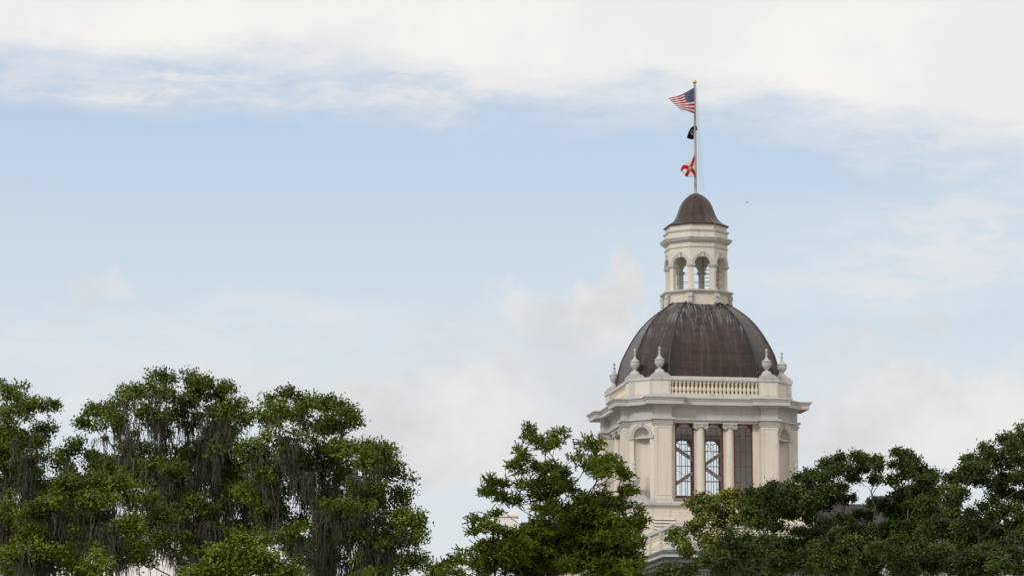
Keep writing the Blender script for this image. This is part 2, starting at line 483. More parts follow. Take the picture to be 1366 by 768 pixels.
# entablature with its breaks over the piers
e = MB()
prof = [(-0.7, z_arch0), (0.05, z_arch0), (0.05, z_arch0 + 0.10), (0.10, z_arch0 + 0.11), (0.12, z_arch0 + 0.13), (0.18, z_arch0 + 0.14), (0.18, z_fr0), (0.0, z_fr0 + 0.03)]
prof += [(0.0, z_fr1)]
bed = zt(539.5, 5.3)
prof += [(0.06, z_fr1 + 0.01), (0.12, z_fr1 + 0.07), (0.17, bed - 0.06), (0.19, bed + 0.02), (0.56, bed + 0.03), (0.56, bed - 0.04), (0.60, bed - 0.04), (0.60, bed + 0.20), (0.60, bed + 0.21), (0.65, bed + 0.21), (0.65, bed + 0.26), (0.69, z_cor - 0.10), (0.74, z_cor - 0.06), (0.74, z_cor), (0.70, z_cor + 0.02), (-0.5, z_cor + 0.09)]
prof_loft(e, plan(), prof, False, True)
e.build('cornice', TRIM, tower)

# piers, pier capitals, chamfer walls with niches
z_cap0 = zt(567.2, 5.2)
def pier(M4, s):
    x0, x1 = sorted((s * WP, s * A))
    w_ = MB(); w_.M = M4; w_.box(x0, x1, -B, -B + 0.95, z_ledge, z_arch0 + 0.02); o = w_.build('pier', CREAM, tower)
    p = MB(); p.M = M4
    i0, i1, j0, j1 = x0 + 0.07, x1 - 0.07, z_ledge + 0.42, z_cap0 - 0.10; b = 0.06
    vs = [(x, y, z) for y in (-B - 0.03, -B + 0.01) for x, z in ((i0, j0), (i1, j0), (i1, j1), (i0, j1), (i0 + b, j0 + b), (i1 - b, j0 + b), (i1 - b, j1 - b), (i0 + b, j1 - b))]
    fs = []
    for k in range(4):
        k2 = (k + 1) % 4
        fs += [(k, k2, 4 + k2, 4 + k), (k, k2, 8 + k2, 8 + k), (4 + k, 4 + k2, 12 + k2, 12 + k)]
    p.add(vs, fs); p.build('panel_border', CREAM, o)
    c = MB(); c.M = M4
    for dz0, dz1, d in ((0.0, 0.08, 0.05), (0.08, 0.17, 0.09), (0.17, z_arch0 - z_cap0 - 0.004, 0.13)):
        xa, xb = (x0 - 0.05, x1 + d) if s > 0 else (x0 - d, x1 + 0.05)
        c.box(xa, xb, -B - d, -B + 0.5, z_cap0 + dz0, z_cap0 + dz1)
    c.build('pier_capital', TRIM, o)
    c = MB(); c.M = M4
    c.box(x0 - 0.05, x1 + 0.05, -B - 0.08, -B + 0.6, z_ledge, z_ledge + 0.20)
    c.box(x0 - 0.02, x1 + 0.02, -B - 0.045, -B + 0.6, z_ledge + 0.20, z_ledge + 0.25)
    c.build('plinth', PALETRIM, o)
def niche(M4):
    # chamfer at the right of a side
    P0, P1 = Vector((A, -B + R2, 0)), Vector((B - R2, -A, 0))
    mid = (P0 + P1) / 2; L = (P1 - P0).length
    Mc = M4 @ Matrix.Translation(mid) @ Matrix.Rotation(PI / 4, 4, 'Z')
    w_ = MB(); c = MB(); w_.M = c.M = Mc
    rn = 0.56; zs = z_arch0 - 0.79
    w_.arch_panel(-L / 2, L / 2, z_ledge, z_arch0 + 0.02, 0, zs, rn, 0.0, 0.30)
    D = 0.42; nv = 14; vs = []; fs = []
    rows = [z_ledge + (zs - z_ledge) * i / 6 for i in range(7)]
    for z in rows:
        for j in range(nv + 1):
            a = PI * j / nv; vs.append((-rn * math.cos(a), 0.10 + D * math.sin(a), z))
    for i in range(1, 8):
        ph = PI / 2 * i / 8
        for j in range(nv + 1):
            a = PI * j / nv; vs.append((-rn * math.cos(a) * math.cos(ph), 0.10 + D * math.sin(a) * math.cos(ph), zs + rn * math.sin(ph)))
    for i in range(13):
        for j in range(nv): fs.append((i * (nv + 1) + j, i * (nv + 1) + j + 1, (i + 1) * (nv + 1) + j + 1, (i + 1) * (nv + 1) + j))
    w_.add(vs, fs)
    o = w_.build('niche_wall', CREAM, tower)
    c.arch(0, zs, rn - 0.01, rn + 0.10, -0.045, 0.04); c.arch(0, zs, rn + 0.10, rn + 0.17, -0.075, 0.04)
    for s in (-1, 1):
        xa, xb = sorted((s * (rn - 0.06), s * (rn + 0.28)))
        c.box(xa, xb, -0.10, 0.05, zs - 0.13, zs - 0.003)
    c.box(-rn - 0.02, rn + 0.02, 0.02, 0.50, zs - 0.11, zs - 0.03)
    c.box(-0.10, 0.10, -0.13, 0.05, zs + rn - 0.04, zs + rn + 0.17); c.box(-0.13, 0.13, -0.15, 0.05, zs + rn + 0.17, z_arch0 - 0.006)
    c.box(-0.07, 0.07, -0.15, 0.05, zs + rn - 0.0, zs + rn + 0.10)
    c.build('niche_arch', TRIM, o, 40)
    c = MB(); c.M = Mc; c.box(-L / 2 + 0.02, L / 2 - 0.02, -0.06, 0.25, z_ledge, z_ledge + 0.16); c.build('plinth', PALETRIM, o)
for k in range(4):
    for s in (-1, 1): pier(rotz(k), s)
    niche(rotz(k))
# wall strips behind the columns, headers and sills
SW, WW = 1.745, 1.14
y_in, y_out = -B + RC + 0.62, -B + RC + 0.40
zw0, zw1 = zt(665.0, 4.5), zt(563.7, 4.5)
for k in range(4):
    walls = MB(); plinth = MB(); walls.M = plinth.M = rotz(k)
    for xa, xb in ((-WP, -SW - WW / 2), (-SW + WW / 2, -WW / 2), (WW / 2, SW - WW / 2), (SW + WW / 2, WP)):
        walls.box(xa, xb, y_out, y_in, z_ledge, z_arch0 + 0.02)
    for x in (-SW, 0, SW):
        walls.box(x - WW / 2, x + WW / 2, y_out, y_in, zw1, z_arch0 + 0.25)
        walls.box(x - WW / 2, x + WW / 2, y_out, y_in, z_ledge, zw0 - 0.07)
        plinth.box(x - WW / 2, x + WW / 2, y_out - 0.10, y_in + 0.05, zw0 - 0.07, zw0)
    plinth.box(-WP, WP, -B + RC - 0.06, y_out - 0.002, z_ledge, z_ledge + 0.10)
    o = walls.build('drum_wall', CREAM, tower); plinth.build('sill', PALETRIM, o)
inn = MB()
oc = [(3.5, -4.6), (4.6, -3.5), (4.6, 3.5), (3.5, 4.6), (-3.5, 4.6), (-4.6, 3.5), (-4.6, -3.5), (-3.5, -4.6)]
inn.loft([[(x, y, z) for x, y in oc] for z in (z_arch0 + 0.30, z_arch0 + 0.42)]); inn.build('drum_ceiling', INNER, tower)
inn = MB(); inn.loft([[(x, y, z) for x, y in oc] for z in (z_ledge + 0.02, z_ledge + 0.08)]); inn.build('drum_floor', INNER, tower)
for k in range(4):
    ln = MB(); ln.M = rotz(k)
    for xa, xb in ((-WP, -SW - WW / 2), (-SW + WW / 2, -WW / 2), (WW / 2, SW - WW / 2), (SW + WW / 2, WP)):
        ln.box(xa, xb, y_in + 0.003, y_in + 0.02, z_ledge + 0.08, z_arch0 + 0.3)
    for s in (-1, 1):
        xa, xb = sorted((s * WP, s * (A + 0.0))); ln.box(xa + 0.003, xb - 0.003, -B + 0.952, -B + 0.97, z_ledge + 0.08, z_arch0 + 0.3)
    pa, pb = Vector((A - 0.25, -B + R2 + 0.60, 0)), Vector((B - R2 - 0.60, -A + 0.25, 0))
    ln.M = rotz(k) @ Matrix.Translation((pa + pb) / 2) @ Matrix.Rotation(PI / 4, 4, 'Z'); hl = (pb - pa).length / 2 + 0.1
    ln.box(-hl, hl, 0, 0.03, z_ledge + 0.08, z_arch0 + 0.3)
    ln.build('drum_lining', INNER, tower)

# columns with ionic capitals
def column(parent, x, M4):
    c = MB(); c.M = M4
    yc = -B + RC + 0.20; zb, ztop = z_ledge + 0.10, z_arch0 - 0.36
    prof = [(0.36, zb), (0.36, zb + 0.10), (0.33, zb + 0.12), (0.35, zb + 0.17), (0.30, zb + 0.22), (0.31, zb + 0.26), (0.265, zb + 0.30)]
    n = 8
    for i in range(n + 1):
        f = i / n; prof.append((0.265 - 0.035 * f ** 1.6, zb + 0.32 + (ztop - zb - 0.32) * f))
    prof += [(0.255, ztop + 0.0), (0.255, ztop + 0.04), (0.235, ztop + 0.045)]
    c.lathe(prof, 24, (x, yc)); o = c.build('column', CREAM, parent, 35)
    k = MB(); k.M = M4
    k.lathe([(0.235, ztop + 0.045), (0.30, ztop + 0.16), (0.31, ztop + 0.20)], 20, (x, yc))
    k.box(x - 0.38, x + 0.38, yc - 0.30, yc + 0.30, ztop + 0.20, ztop + 0.27)
    k.box(x - 0.42, x + 0.42, yc - 0.34, yc + 0.30, ztop + 0.27, z_arch0 - 0.003)
    for s in (-1, 1):      # volutes: two scrolls with raised rims, front to back
        for r0, r1, yy in ((0.0, 0.145, 0.26), (0.085, 0.145, 0.30), (0.0, 0.045, 0.31)):
            k.arch(x + s * 0.29, ztop + 0.145, max(r0, 0.002), r1, yc - yy, yc + 0.26, 16, 0, 2 * PI)
    for j in range(3): k.box(x - 0.13 + j * 0.10, x - 0.07 + j * 0.10, yc - 0.31, yc - 0.2, ztop + 0.10, ztop + 0.20)
    k.build('capital', TRIM, o, 40)

def window(parent, x, M4):
    yf = y_out + 0.04; H = zw1 - zw0; hw = WW / 2; b = 0.085
    f = MB(); f.M = M4
    f.box(x - hw, x - hw + b, yf, yf + 0.12, zw0, zw1); f.box(x + hw - b, x + hw, yf, yf + 0.12, zw0, zw1)
    f.box(x - hw + b, x + hw - b, yf, yf + 0.12, zw0, zw0 + 0.16)
    ri = hw - b; zc = zw1 - 0.06 - ri
    f.M = M4
    f.arch_panel(x - ri - 0.002, x + ri + 0.002, zc, zw1, x, zc, ri - 0.002, yf + 0.004, yf + 0.11)
    o = f.build('window', REDFRAME, parent)
    m = MB(); m.M = M4; w = 0.028; y0, y1 = yf + 0.03, yf + 0.08; cx = 0.17
    zr = zw1 - 0.165 * H
    for s in (-1, 1):
        m.box(x + s * cx - w / 2, x + s * cx + w / 2, y0, y1, zw0 + 0.16, zc + 0.10)
        xa, xb = sorted((x + s * (cx + w / 2), x + s * ri)); m.box(xa, xb, y0, y1, zr - w / 2, zr + w / 2)
        a = R(42); m.bar((x + s * (cx * 0.72), (y0 + y1) / 2, zc + 0.10 + cx * 0.72), (x + s * ri * math.cos(a), (y0 + y1) / 2, zc + ri * math.sin(a)), w, 0.05)
    m.arch(x, zc + 0.10, cx - w / 2, cx + w / 2, y0, y1, 12)
    for fr in (0.37, 0.57, 0.775):
        z = zw1 - fr * H; m.box(x - ri, x + ri, y0 + 0.002, y1 - 0.002, z - w / 2, z + w / 2)
    m.build('muntin', REDFRAME, o)
    p = MB(); p.M = M4; p.add([(x - ri, yf + 0.055, zw0 + 0.16), (x + ri, yf + 0.055, zw0 + 0.16), (x + ri, yf + 0.055, zw1 - 0.05), (x - ri, yf + 0.055, zw1 - 0.05)], [(0, 1, 2, 3)])
    p.build('pane', GLASS, o)
for k in range(4):
    for x in (-SW / 2, SW / 2): column(tower, x, rotz(k))
    for x in (-SW, 0, SW): window(tower, x, rotz(k))
# engaged half columns are absent at the pier ends: narrow reveal strips instead
# bracing inside the drum
br = MB()
zc = zt(622, 0.0); zx = 0.25
for s in (-1, 1):
    br.bar((zx - 3.9, 0.12 * s, zc - s * 2.6), (zx + 3.9, 0.12 * s, zc + s * 2.6), 0.20, 0.14, (0, 1, 0))
br.bar((-4.3, 0.3, z_ledge), (-4.3, 0.3, z_arch0 + 0.3), 0.22); br.bar((4.3, 0.3, z_ledge), (4.3, 0.3, z_arch0 + 0.3), 0.22)
br.build('cross_brace', STEEL, tower)
for a_, b_ in (((-3.5, 3.4, z_ledge), (3.6, 3.4, z_arch0)), ((3.5, 3.1, z_ledge), (-3.6, 3.1, z_arch0)), ((2.0, -2.4, z_ledge), (1.9, -2.4, z_arch0 + 0.2)), ((2.9, -1.9, z_ledge), (1.2, -1.9, z_arch0)), ((-0.4, -2, z_arch0), (3.2, 1, z_ledge)), ((1.5, -2.4, z_arch0 - 0.6), (2.4, -2.4, z_ledge))):
    rods = MB(); rods.tube([a_, b_], [0.016, 0.016], 5); rods.build('tie_rod', STEEL, tower)

# attic: pedestals, solid chamfer panels, balustrades, urns
AP, BP = 3.20, 4.68
zb0 = z_cor + 0.02; zp0, zp1 = zt(526.3, 4.6), zt(509.6, 4.6)
deck = MB()
def urn_prof(s, z):
    return [(r * s, z + h * s) for r, h in ((0.36, 0.0), (0.36, 0.06), (0.33, 0.10), (0.27, 0.22), (0.20, 0.27), (0.12, 0.30), (0.10, 0.36), (0.13, 0.41), (0.24, 0.52), (0.30, 0.66), (0.31, 0.76),
             (0.285, 0.83), (0.33, 0.86), (0.33, 0.90), (0.24, 0.95), (0.13, 1.06), (0.07, 1.18), (0.05, 1.30), (0.085, 1.35), (0.085, 1.40), (0.04, 1.44), (0.04, 1.53), (0.08, 1.58), (0.085, 1.64), (0.05, 1.70), (0.005, 1.73))]
def urn(parent, x, y, z, s, steps):
    u = MB()
    for i, (h, w) in enumerate(steps):
        u.box(x - w, x + w, y - w, y + w, z, z + h); z += h
    u.lathe(urn_prof(s, z - 0.005), 24, (x, y))
    return u.build('urn', URN, parent, 35)
def baluster_prof(h):
    return [(r * 1.16, z * h) for r, z in ((0.085, 0.0), (0.085, 0.10), (0.05, 0.13), (0.05, 0.17), (0.095, 0.30), (0.10, 0.40), (0.075, 0.52), (0.045, 0.62), (0.045, 0.70), (0.07, 0.74), (0.045, 0.78), (0.06, 0.86), (0.085, 0.88), (0.085, 1.0))]
bal_me = None
def baluster(parent, x, y, z, h):
    global bal_me
    if bal_me is None:
        b = MB(); b.lathe(baluster_prof(1.0), 10); o = b.build('baluster', BALU, parent, 50); bal_me = o.data
    else:
        o = bpy.data.objects.new('baluster', bal_me); COL.objects.link(o); o.parent = parent
    o.location = (x, y, z); o.scale = (1, 1, h); return o
PW = 0.57        # half width of a pedestal
stuff_b = MB()
for k in range(4):
    M4 = rotz(k)
    rail = MB(); rail.M = M4
    xr = AP - PW
    rail.box(-xr, xr, -BP - 0.16, -BP + 0.16, zb0, zp0); rail.box(-xr, xr, -BP - 0.13, -BP + 0.13, zp0, zp0 + 0.03)
    rail.box(-xr, xr, -BP - 0.13, -BP + 0.13, zp1, zp1 + 0.07); rail.box(-xr, xr, -BP - 0.19, -BP + 0.19, zp1 + 0.07, z_rail)
    bo = rail.build('balustrade', PALETRIM, tower)
    nb = 22
    for i in range(nb):
        x = -xr + (i + 0.5) * 2 * xr / nb
        if k in (0, 3):
            q = M4 @ Vector((x, -BP, 0)); baluster(bo, q.x, q.y, zp0 + 0.03, zp1 - zp0 - 0.03)
        else:
            stuff_b.M = M4 @ Matrix.Translation((x, -BP, zp0 + 0.03)) @ Matrix.Scale(zp1 - zp0 - 0.03, 4, (0, 0, 1))
            stuff_b.lathe(baluster_prof(1.0), 8)
    for s in (-1, 1):
        xc = s * AP; ped = MB(); pnl = MB(); ped.M = pnl.M = M4
        ped.box(xc - PW, xc + PW, -BP - 0.18, -BP + 0.6, zb0, z_rail - 0.16)
        ped.box(xc - PW - 0.05, xc + PW + 0.05, -BP - 0.24, -BP + 0.6, z_rail - 0.16, z_rail + 0.0)
        ped.box(xc - PW - 0.03, xc + PW + 0.03, -BP - 0.215, -BP + 0.6, zb0, zb0 + 0.14)
        pnl.box(xc - PW + 0.09, xc + PW - 0.09, -BP - 0.19, -BP - 0.1, zb0 + 0.24, z_rail - 0.26)
        po = ped.build('pedestal', PALETRIM, tower); pnl.build('pedestal_panel', CREAM, po)
        q = M4 @ Vector((xc, -BP + 0.26, 0))
        urn(tower, q.x, q.y, z_rail, 0.92, ((0.10, 0.52), (0.08, 0.46), (0.07, 0.40)))
    # chamfer parapet between the two pedestals of neighbouring sides
    P0, P1 = Vector((AP + PW, -BP + 0.10, 0)), Vector((BP - 0.10, -AP - PW, 0))
    mid = (P0 + P1) / 2; L = (P1 - P0).length
    Mc = M4 @ Matrix.Translation(mid) @ Matrix.Rotation(PI / 4, 4, 'Z')
    ped = MB(); pnl = MB(); ped.M = pnl.M = Mc
    ped.box(-L / 2 - 0.1, L / 2 + 0.1, 0.012, 0.4, zb0, z_rail - 0.16)
    ped.box(-L / 2 - 0.1, L / 2 + 0.1, -0.05, 0.4, z_rail - 0.158, z_rail - 0.003)
    pnl.box(-L / 2 + 0.08, L / 2 - 0.08, -0.004, 0.1, zb0 + 0.24, z_rail - 0.26)
    po = ped.build('parapet', PALETRIM, tower); pnl.build('parapet_panel', CREAM, po)
sb = stuff_b.build('rear_baluster', BALU, tower, 50); sb['kind'] = 'stuff'
deck.lathe([(5.0, zb0 + 0.01), (5.0, zb0 + 0.05)], 8, rot=PI / 8); deck.build('roof_deck', DARKTRIM, tower)

# dome: eight-sided with narrower chamfer faces
prof_px = [(4.43, 511.5), (4.41, 508), (4.38, 502), (4.33, 493), (4.24, 485), (4.13, 475.5), (3.96, 466.7), (3.78, 458.5), (3.58, 450), (3.38, 442.5), (3.06, 432.5), (2.73, 424.5), (2.32, 416.5), (1.93, 410.5), (1.62, 406)]
def dome():
    prof = [(b, zt(v, 0.3 * b)) for b, v in prof_px]
    # resample smoothly
    zs = [p[1] for p in prof]; bs = [p[0] for p in prof]
    zz = list(np.linspace(zs[0], zs[-1], 40)); bb = list(np.interp(zz, zs, bs))
    for _ in range(1): bb = [bb[0]] + [(bb[i - 1] + 2 * bb[i] + bb[i + 1]) / 4 for i in range(1, 39)] + [bb[-1]]
    run = [0.0]
    for i in range(1, 40): run.append(run[-1] + math.hypot(zz[i] - zz[i - 1], bb[i] - bb[i - 1]))
    def ring(b):
        a = 0.60 * b; q = []
        for k in range(4):
            for x, y in ((-a, -b), (a, -b)):
                for _ in range(k): x, y = -y, x
                q.append((x, y))
        return q
    vs = []; fs = []; uvs = []; runs = []; acr = []
    for s in range(8):
        o = len(vs)
        for i in range(40):
            r = ring(bb[i]); p, q = r[s], r[(s + 1) % 8]; w = math.dist(p, q)
            vs += [(*p, zz[i]), (*q, zz[i])]; uvs += [(s * 7.31 - w / 2, run[i]), (s * 7.31 + w / 2, run[i])]; runs += [run[i] / run[-1]] * 2; acr += [-1.0, 1.0]
        for i in range(39): fs.append((o + 2 * i, o + 2 * i + 1, o + 2 * i + 3, o + 2 * i + 2))
    me = bpy.data.meshes.new('dome'); me.from_pydata(vs, [], fs)
    uvl = me.uv_layers.new(name='UVMap')
    for l in me.loops: uvl.data[l.index].uv = uvs[l.vertex_index]
    at_ = me.attributes.new('run', 'FLOAT', 'POINT'); at_.data.foreach_set('value', runs)
    a2 = me.attributes.new('across', 'FLOAT', 'POINT'); a2.data.foreach_set('value', acr)
    me.shade_smooth(); me.materials.append(COPPER)
    d = bpy.data.objects.new('dome', me); COL.objects.link(d); d.parent = tower
    rb = MB()
    for s in range(8): rb.tube([(*ring(bb[i])[s], zz[i]) for i in range(40)], [0.055] * 40, 6)
    rb.build('dome_rib', COPPERDARK, d, 60)
    cb = MB(); b0_, b1_ = bb[0] + 0.012, bb[0] + 0.012
    cb.loft([[(x, y, z_cor + 0.05) for x, y in ring(b0_)], [(x, y, zz[0] + 0.02) for x, y in ring(b1_)], [(x, y, zz[0] + 0.03) for x, y in ring(b1_ - 0.15)]], False, False)
    cb.build('dome_curb', CREAM, d)
    return d
dome()

# ------------------------------------------------------------------ cupola
cup = None
RV = PI / 8                       # vertex angle so that a face looks along -Y
def oct_ring(r, z): return [(r * math.cos(PI / 4 * k + RV), r * math.sin(PI / 4 * k + RV), z) for k in range(8)]
cpx = lambda r: r * 0.0444
zf = lambda v: zt(v, 1.85)
c0 = MB()
c0.loft([oct_ring(r, z) for r, z in ((2.02, zf(410)), (2.02, zf(391.5)), (2.08, zf(391)), (2.12, zf(389.5)), (2.22, zf(388)), (2.24, zf(386.2)), (2.0, zf(385.6)))])
cup = c0.build('cupola', CREAM, tower)
cg = MB()
cg.loft([oct_ring(r, z) for r, z in ((2.10, zf(390.3)), (2.15, zf(389.4)), (2.25, zf(388)), (2.265, zf(386.0)), (2.02, zf(385.4)))])
cg.build('cupola_ledge', PALETRIM, cup)
# brackets under the ledge at the corners
for k in range(8):
    a = PI / 4 * k + RV
    b = MB(); b.M = Matrix.Rotation(a, 4, 'Z')
    zt_, zb_ = zf(391.0), zf(402)
    b.box(2.0, 2.20, -0.15, 0.15, zt_ - 0.10, zt_); b.box(2.0, 2.15, -0.12, 0.12, zb_ + 0.12, zt_ - 0.10)
    b.M = Matrix.Rotation(a, 4, 'Z') @ Matrix.Translation((2.13, 0, zt_ - 0.16)) @ Matrix.Rotation(-PI / 2, 4, 'Z')
    b.arch(0, 0, 0.002, 0.10, -0.02 - 0.13, 0.0, 12, 0, 2 * PI)
    b.M = Matrix.Rotation(a, 4, 'Z')
    b.tube([(2.12, -0.13, zt_ - 0.17), (2.12, 0.13, zt_ - 0.17)], [0.10, 0.10], 12); b.tube([(2.10, -0.12, zb_ + 0.10), (2.10, 0.12, zb_ + 0.10)], [0.07, 0.07], 10)
    b.box(2.0, 2.18, -0.14, 0.14, zb_ - 0.06, zb_ + 0.04)
    b.build('bracket', PALETRIM, cup, 40)
zs1, zw_top = zf(351.5), zf(321)
Rw = 1.90; ap = Rw * math.cos(PI / 8); fl = 2 * Rw * math.sin(PI / 8); zcol = zf(385.5)
arc = MB(); arct = MB()
ra = 0.50
for k in range(8):
    Mf = Matrix.Rotation(PI / 4 * k, 4, 'Z') @ Matrix.Translation((0, -ap, 0))
    arc.M = arct.M = Mf
    arc.arch_panel(-fl / 2, fl / 2, zs1, zw_top, 0, zs1, ra, 0.0, 0.26, 18)
    arct.arch(0, zs1, ra - 0.005, ra + 0.10, -0.035, 0.03, 18); arct.arch(0, zs1, ra + 0.10, ra + 0.17, -0.065, 0.03, 18)
    arct.box(-0.075, 0.075, -0.11, 0.03, zs1 + ra - 0.06, zs1 + ra + 0.24); arct.box(-0.13, 0.13, -0.13, 0.03, zs1 + ra + 0.18, zs1 + ra + 0.25)
arc.build('cupola_arcade', CREAM, cup); arct.build('archivolt', PALETRIM, cup, 40)
for k in range(8):
    a = PI / 4 * k + RV
    c = MB(); c.M = Matrix.Rotation(a, 4, 'Z')
    w = 0.19
    def wedge(mb, w, ro, ri, z0, z1):
        t = math.tan(PI / 8)
        pts = [(ro - w * t, -w), (ro, 0), (ro - w * t, w), (ri, w * 0.8), (ri, -w * 0.8)]
        mb.loft([[(x, y, z0) for x, y in pts], [(x, y, z1) for x, y in pts]])
    wedge(c, w, Rw - 0.015, Rw - 0.33, zcol + 0.08, zs1 - 0.12); wedge(c, w + 0.05, Rw + 0.03, Rw - 0.36, zcol, zcol + 0.14)
    o = c.build('cupola_column', CREAM, cup)
    c = MB(); c.M = Matrix.Rotation(a, 4, 'Z')
    wedge(c, w + 0.03, Rw + 0.02, Rw - 0.35, zs1 - 0.16, zs1 - 0.11); wedge(c, w + 0.08, Rw + 0.07, Rw - 0.38, zs1 - 0.11, zs1 - 0.05); wedge(c, w + 0.11, Rw + 0.10, Rw - 0.40, zs1 - 0.05, zs1 - 0.002)
    c.build('cupola_capital', PALETRIM, cup)
fr = MB()
fr.loft([oct_ring(r, z) for r, z in ((Rw - 0.05, zf(329.3)), (Rw + 0.03, zf(329.2)), (Rw + 0.06, zf(328)), (Rw + 0.06, zf(327.4)), (Rw - 0.05, zf(327.2)))])
fr.loft([oct_ring(r, z) for r, z in ((Rw - 0.3, zf(322.5)), (1.95, zf(322.3)), (2.03, zf(320.5)), (2.12, zf(319.8)), (2.20, zf(317)), (2.23, zf(316.8)), (2.23, zf(315.3)), (1.95, zf(314.6)))])
fr.loft([oct_ring(r, z) for r, z in ((1.90, zf(308.5)), (1.98, zf(307.5)), (2.03, zf(306)), (2.03, zf(305)), (1.85, zf(304.5)))])
fr.build('cupola_cornice', PALETRIM, cup)
at_ = MB()
at_.loft([oct_ring(r, z) for r, z in ((1.93, zf(315.2)), (1.93, zf(306.8)), (1.87, zf(306.6)), (1.87, zf(299.2)), (1.91, zf(298.6)), (1.91, zf(297.4)), (1.5, zf(297)))])
at_.build('cupola_attic', CREAM, cup)
# bell-shaped copper roof
def bell():
    pr = [(1.97, 302.6), (1.95, 302.0), (1.76, 299.8), (1.60, 298.0), (1.44, 295.4), (1.29, 291.8), (1.18, 287.2), (1.09, 282.0), (1.01, 277.0), (0.90, 271.5), (0.76, 267.0), (0.58, 263.2), (0.37, 260.0), (0.15, 258.2)]
    prof = [(r * 1.02, zt(v, 0.25 * r)) for r, v in pr]
    z_off = zf(297.2) - prof[0][1]
    prof = [(r, z + z_off * max(0, 1 - i / 3)) for i, (r, z) in enumerate(prof)]
    run = [0.0]
    for i in range(1, len(prof)): run.append(run[-1] + math.dist(prof[i], prof[i - 1]))
    vs = []; fs = []; uvs = []; runs = []
    for s in range(8):
        o = len(vs)
        for (r, z), l in zip(prof, run):
            q = oct_ring(r, z); w = math.dist(q[s], q[(s + 1) % 8])
            vs += [q[s], q[(s + 1) % 8]]; uvs += [(s * 5.17 - w / 2, l), (s * 5.17 + w / 2, l)]; runs += [0.35 * l / run[-1]] * 2
        for i in range(len(prof) - 1): fs.append((o + 2 * i, o + 2 * i + 1, o + 2 * i + 3, o + 2 * i + 2))
    me = bpy.data.meshes.new('cupola_roof'); me.from_pydata(vs, [], fs)
    uvl = me.uv_layers.new(name='UVMap')
    for l in me.loops: uvl.data[l.index].uv = uvs[l.vertex_index]
    a_ = me.attributes.new('run', 'FLOAT', 'POINT'); a_.data.foreach_set('value', runs)
    me.shade_smooth(); me.materials.append(COPPER)
    d = bpy.data.objects.new('cupola_roof', me); COL.objects.link(d); d.parent = cup
    lid = MB(); lid.loft([oct_ring(r, z) for r, z in ((1.6, zf(298.6)), (2.0, zf(298.2)), (2.0, zf(297.5)), (1.97, zf(297.2)))]); lid.build('roof_edge', COPPERDARK, cup)
    return prof[-1][1]
z_bell = bell()
lad = MB()
for s in (-0.22, 0.22): lad.bar((0.75 + s, 0.55 , zcol - 0.1), (0.75 + s, 0.55, zw_top), 0.05)
for i in range(12): lad.bar((0.53, 0.55, zcol + 0.12 + i * 0.24), (0.97, 0.55, zcol + 0.12 + i * 0.24), 0.035)
lad.build('ladder', GREENSTEEL, cup)
rl = MB()
for h in (0.42, 0.95):
    q = oct_ring(1.6, zcol + h)
    for i in range(8): rl.tube([q[i], q[(i + 1) % 8]], [0.012, 0.012], 4)
rl.build('wire_railing', GREENSTEEL, cup)

# ------------------------------------------------------------------ square base under the drum and the lower front block
HB = 5.62
base = MB()
sq = [(-HB, -HB), (HB, -HB), (HB, HB), (-HB, HB)]
prof_loft(base, sq, [(0, 6.0), (0, zt(697.5, 5.7)), (0.03, zt(697.3, 5.7)), (0.03, zt(696.4, 5.7)), (0, zt(696.2, 5.7)), (0, z_ledge - 0.10)])
base.build('base_wall', CREAM, tower)
lg = MB()
prof_loft(lg, sq, [(-0.2, z_ledge - 0.30), (0.05, z_ledge - 0.29), (0.08, z_ledge - 0.22), (0.22, z_ledge - 0.20), (0.24, z_ledge - 0.04), (0.20, z_ledge), (-1.5, z_ledge + 0.01)])
lg.build('base_ledge', PALETRIM, tower)
vent = MB(); vx0, vx1 = -3.84, -2.60; vz1, vz0 = zt(690.5, 5.7), zt(716, 5.7)
vb = MB(); vb.box(vx0, vx1, -HB - 0.012, -HB + 0.1, vz0, vz1); vo = vb.build('louver_vent', DARKVOID, tower)
zz = vz1
while zz - 0.13 > vz0:
    vent.add([(vx0, -HB - 0.10, zz - 0.15), (vx1, -HB - 0.10, zz - 0.15), (vx1, -HB - 0.015, zz), (vx0, -HB - 0.015, zz), (vx0, -HB - 0.12, zz - 0.13), (vx1, -HB - 0.12, zz - 0.13), (vx1, -HB - 0.015, zz + 0.02), (vx0, -HB - 0.015, zz + 0.02)],
             [(0, 1, 2, 3), (4, 5, 6, 7), (0, 1, 5, 4), (1, 2, 6, 5), (2, 3, 7, 6), (3, 0, 4, 7)]); zz -= 0.185
vent.build('louver_slat', CREAM, vo)
for s in (-1, 1):
    urn(tower, s * 4.82, -4.82, z_ledge, 1.12, ((0.20, 0.72), (0.10, 0.62), (0.09, 0.52), (0.08, 0.44)))
    urn(tower, s * 4.82, 4.82, z_ledge, 1.12, ((0.20, 0.72), (0.10, 0.62), (0.09, 0.52), (0.08, 0.44)))
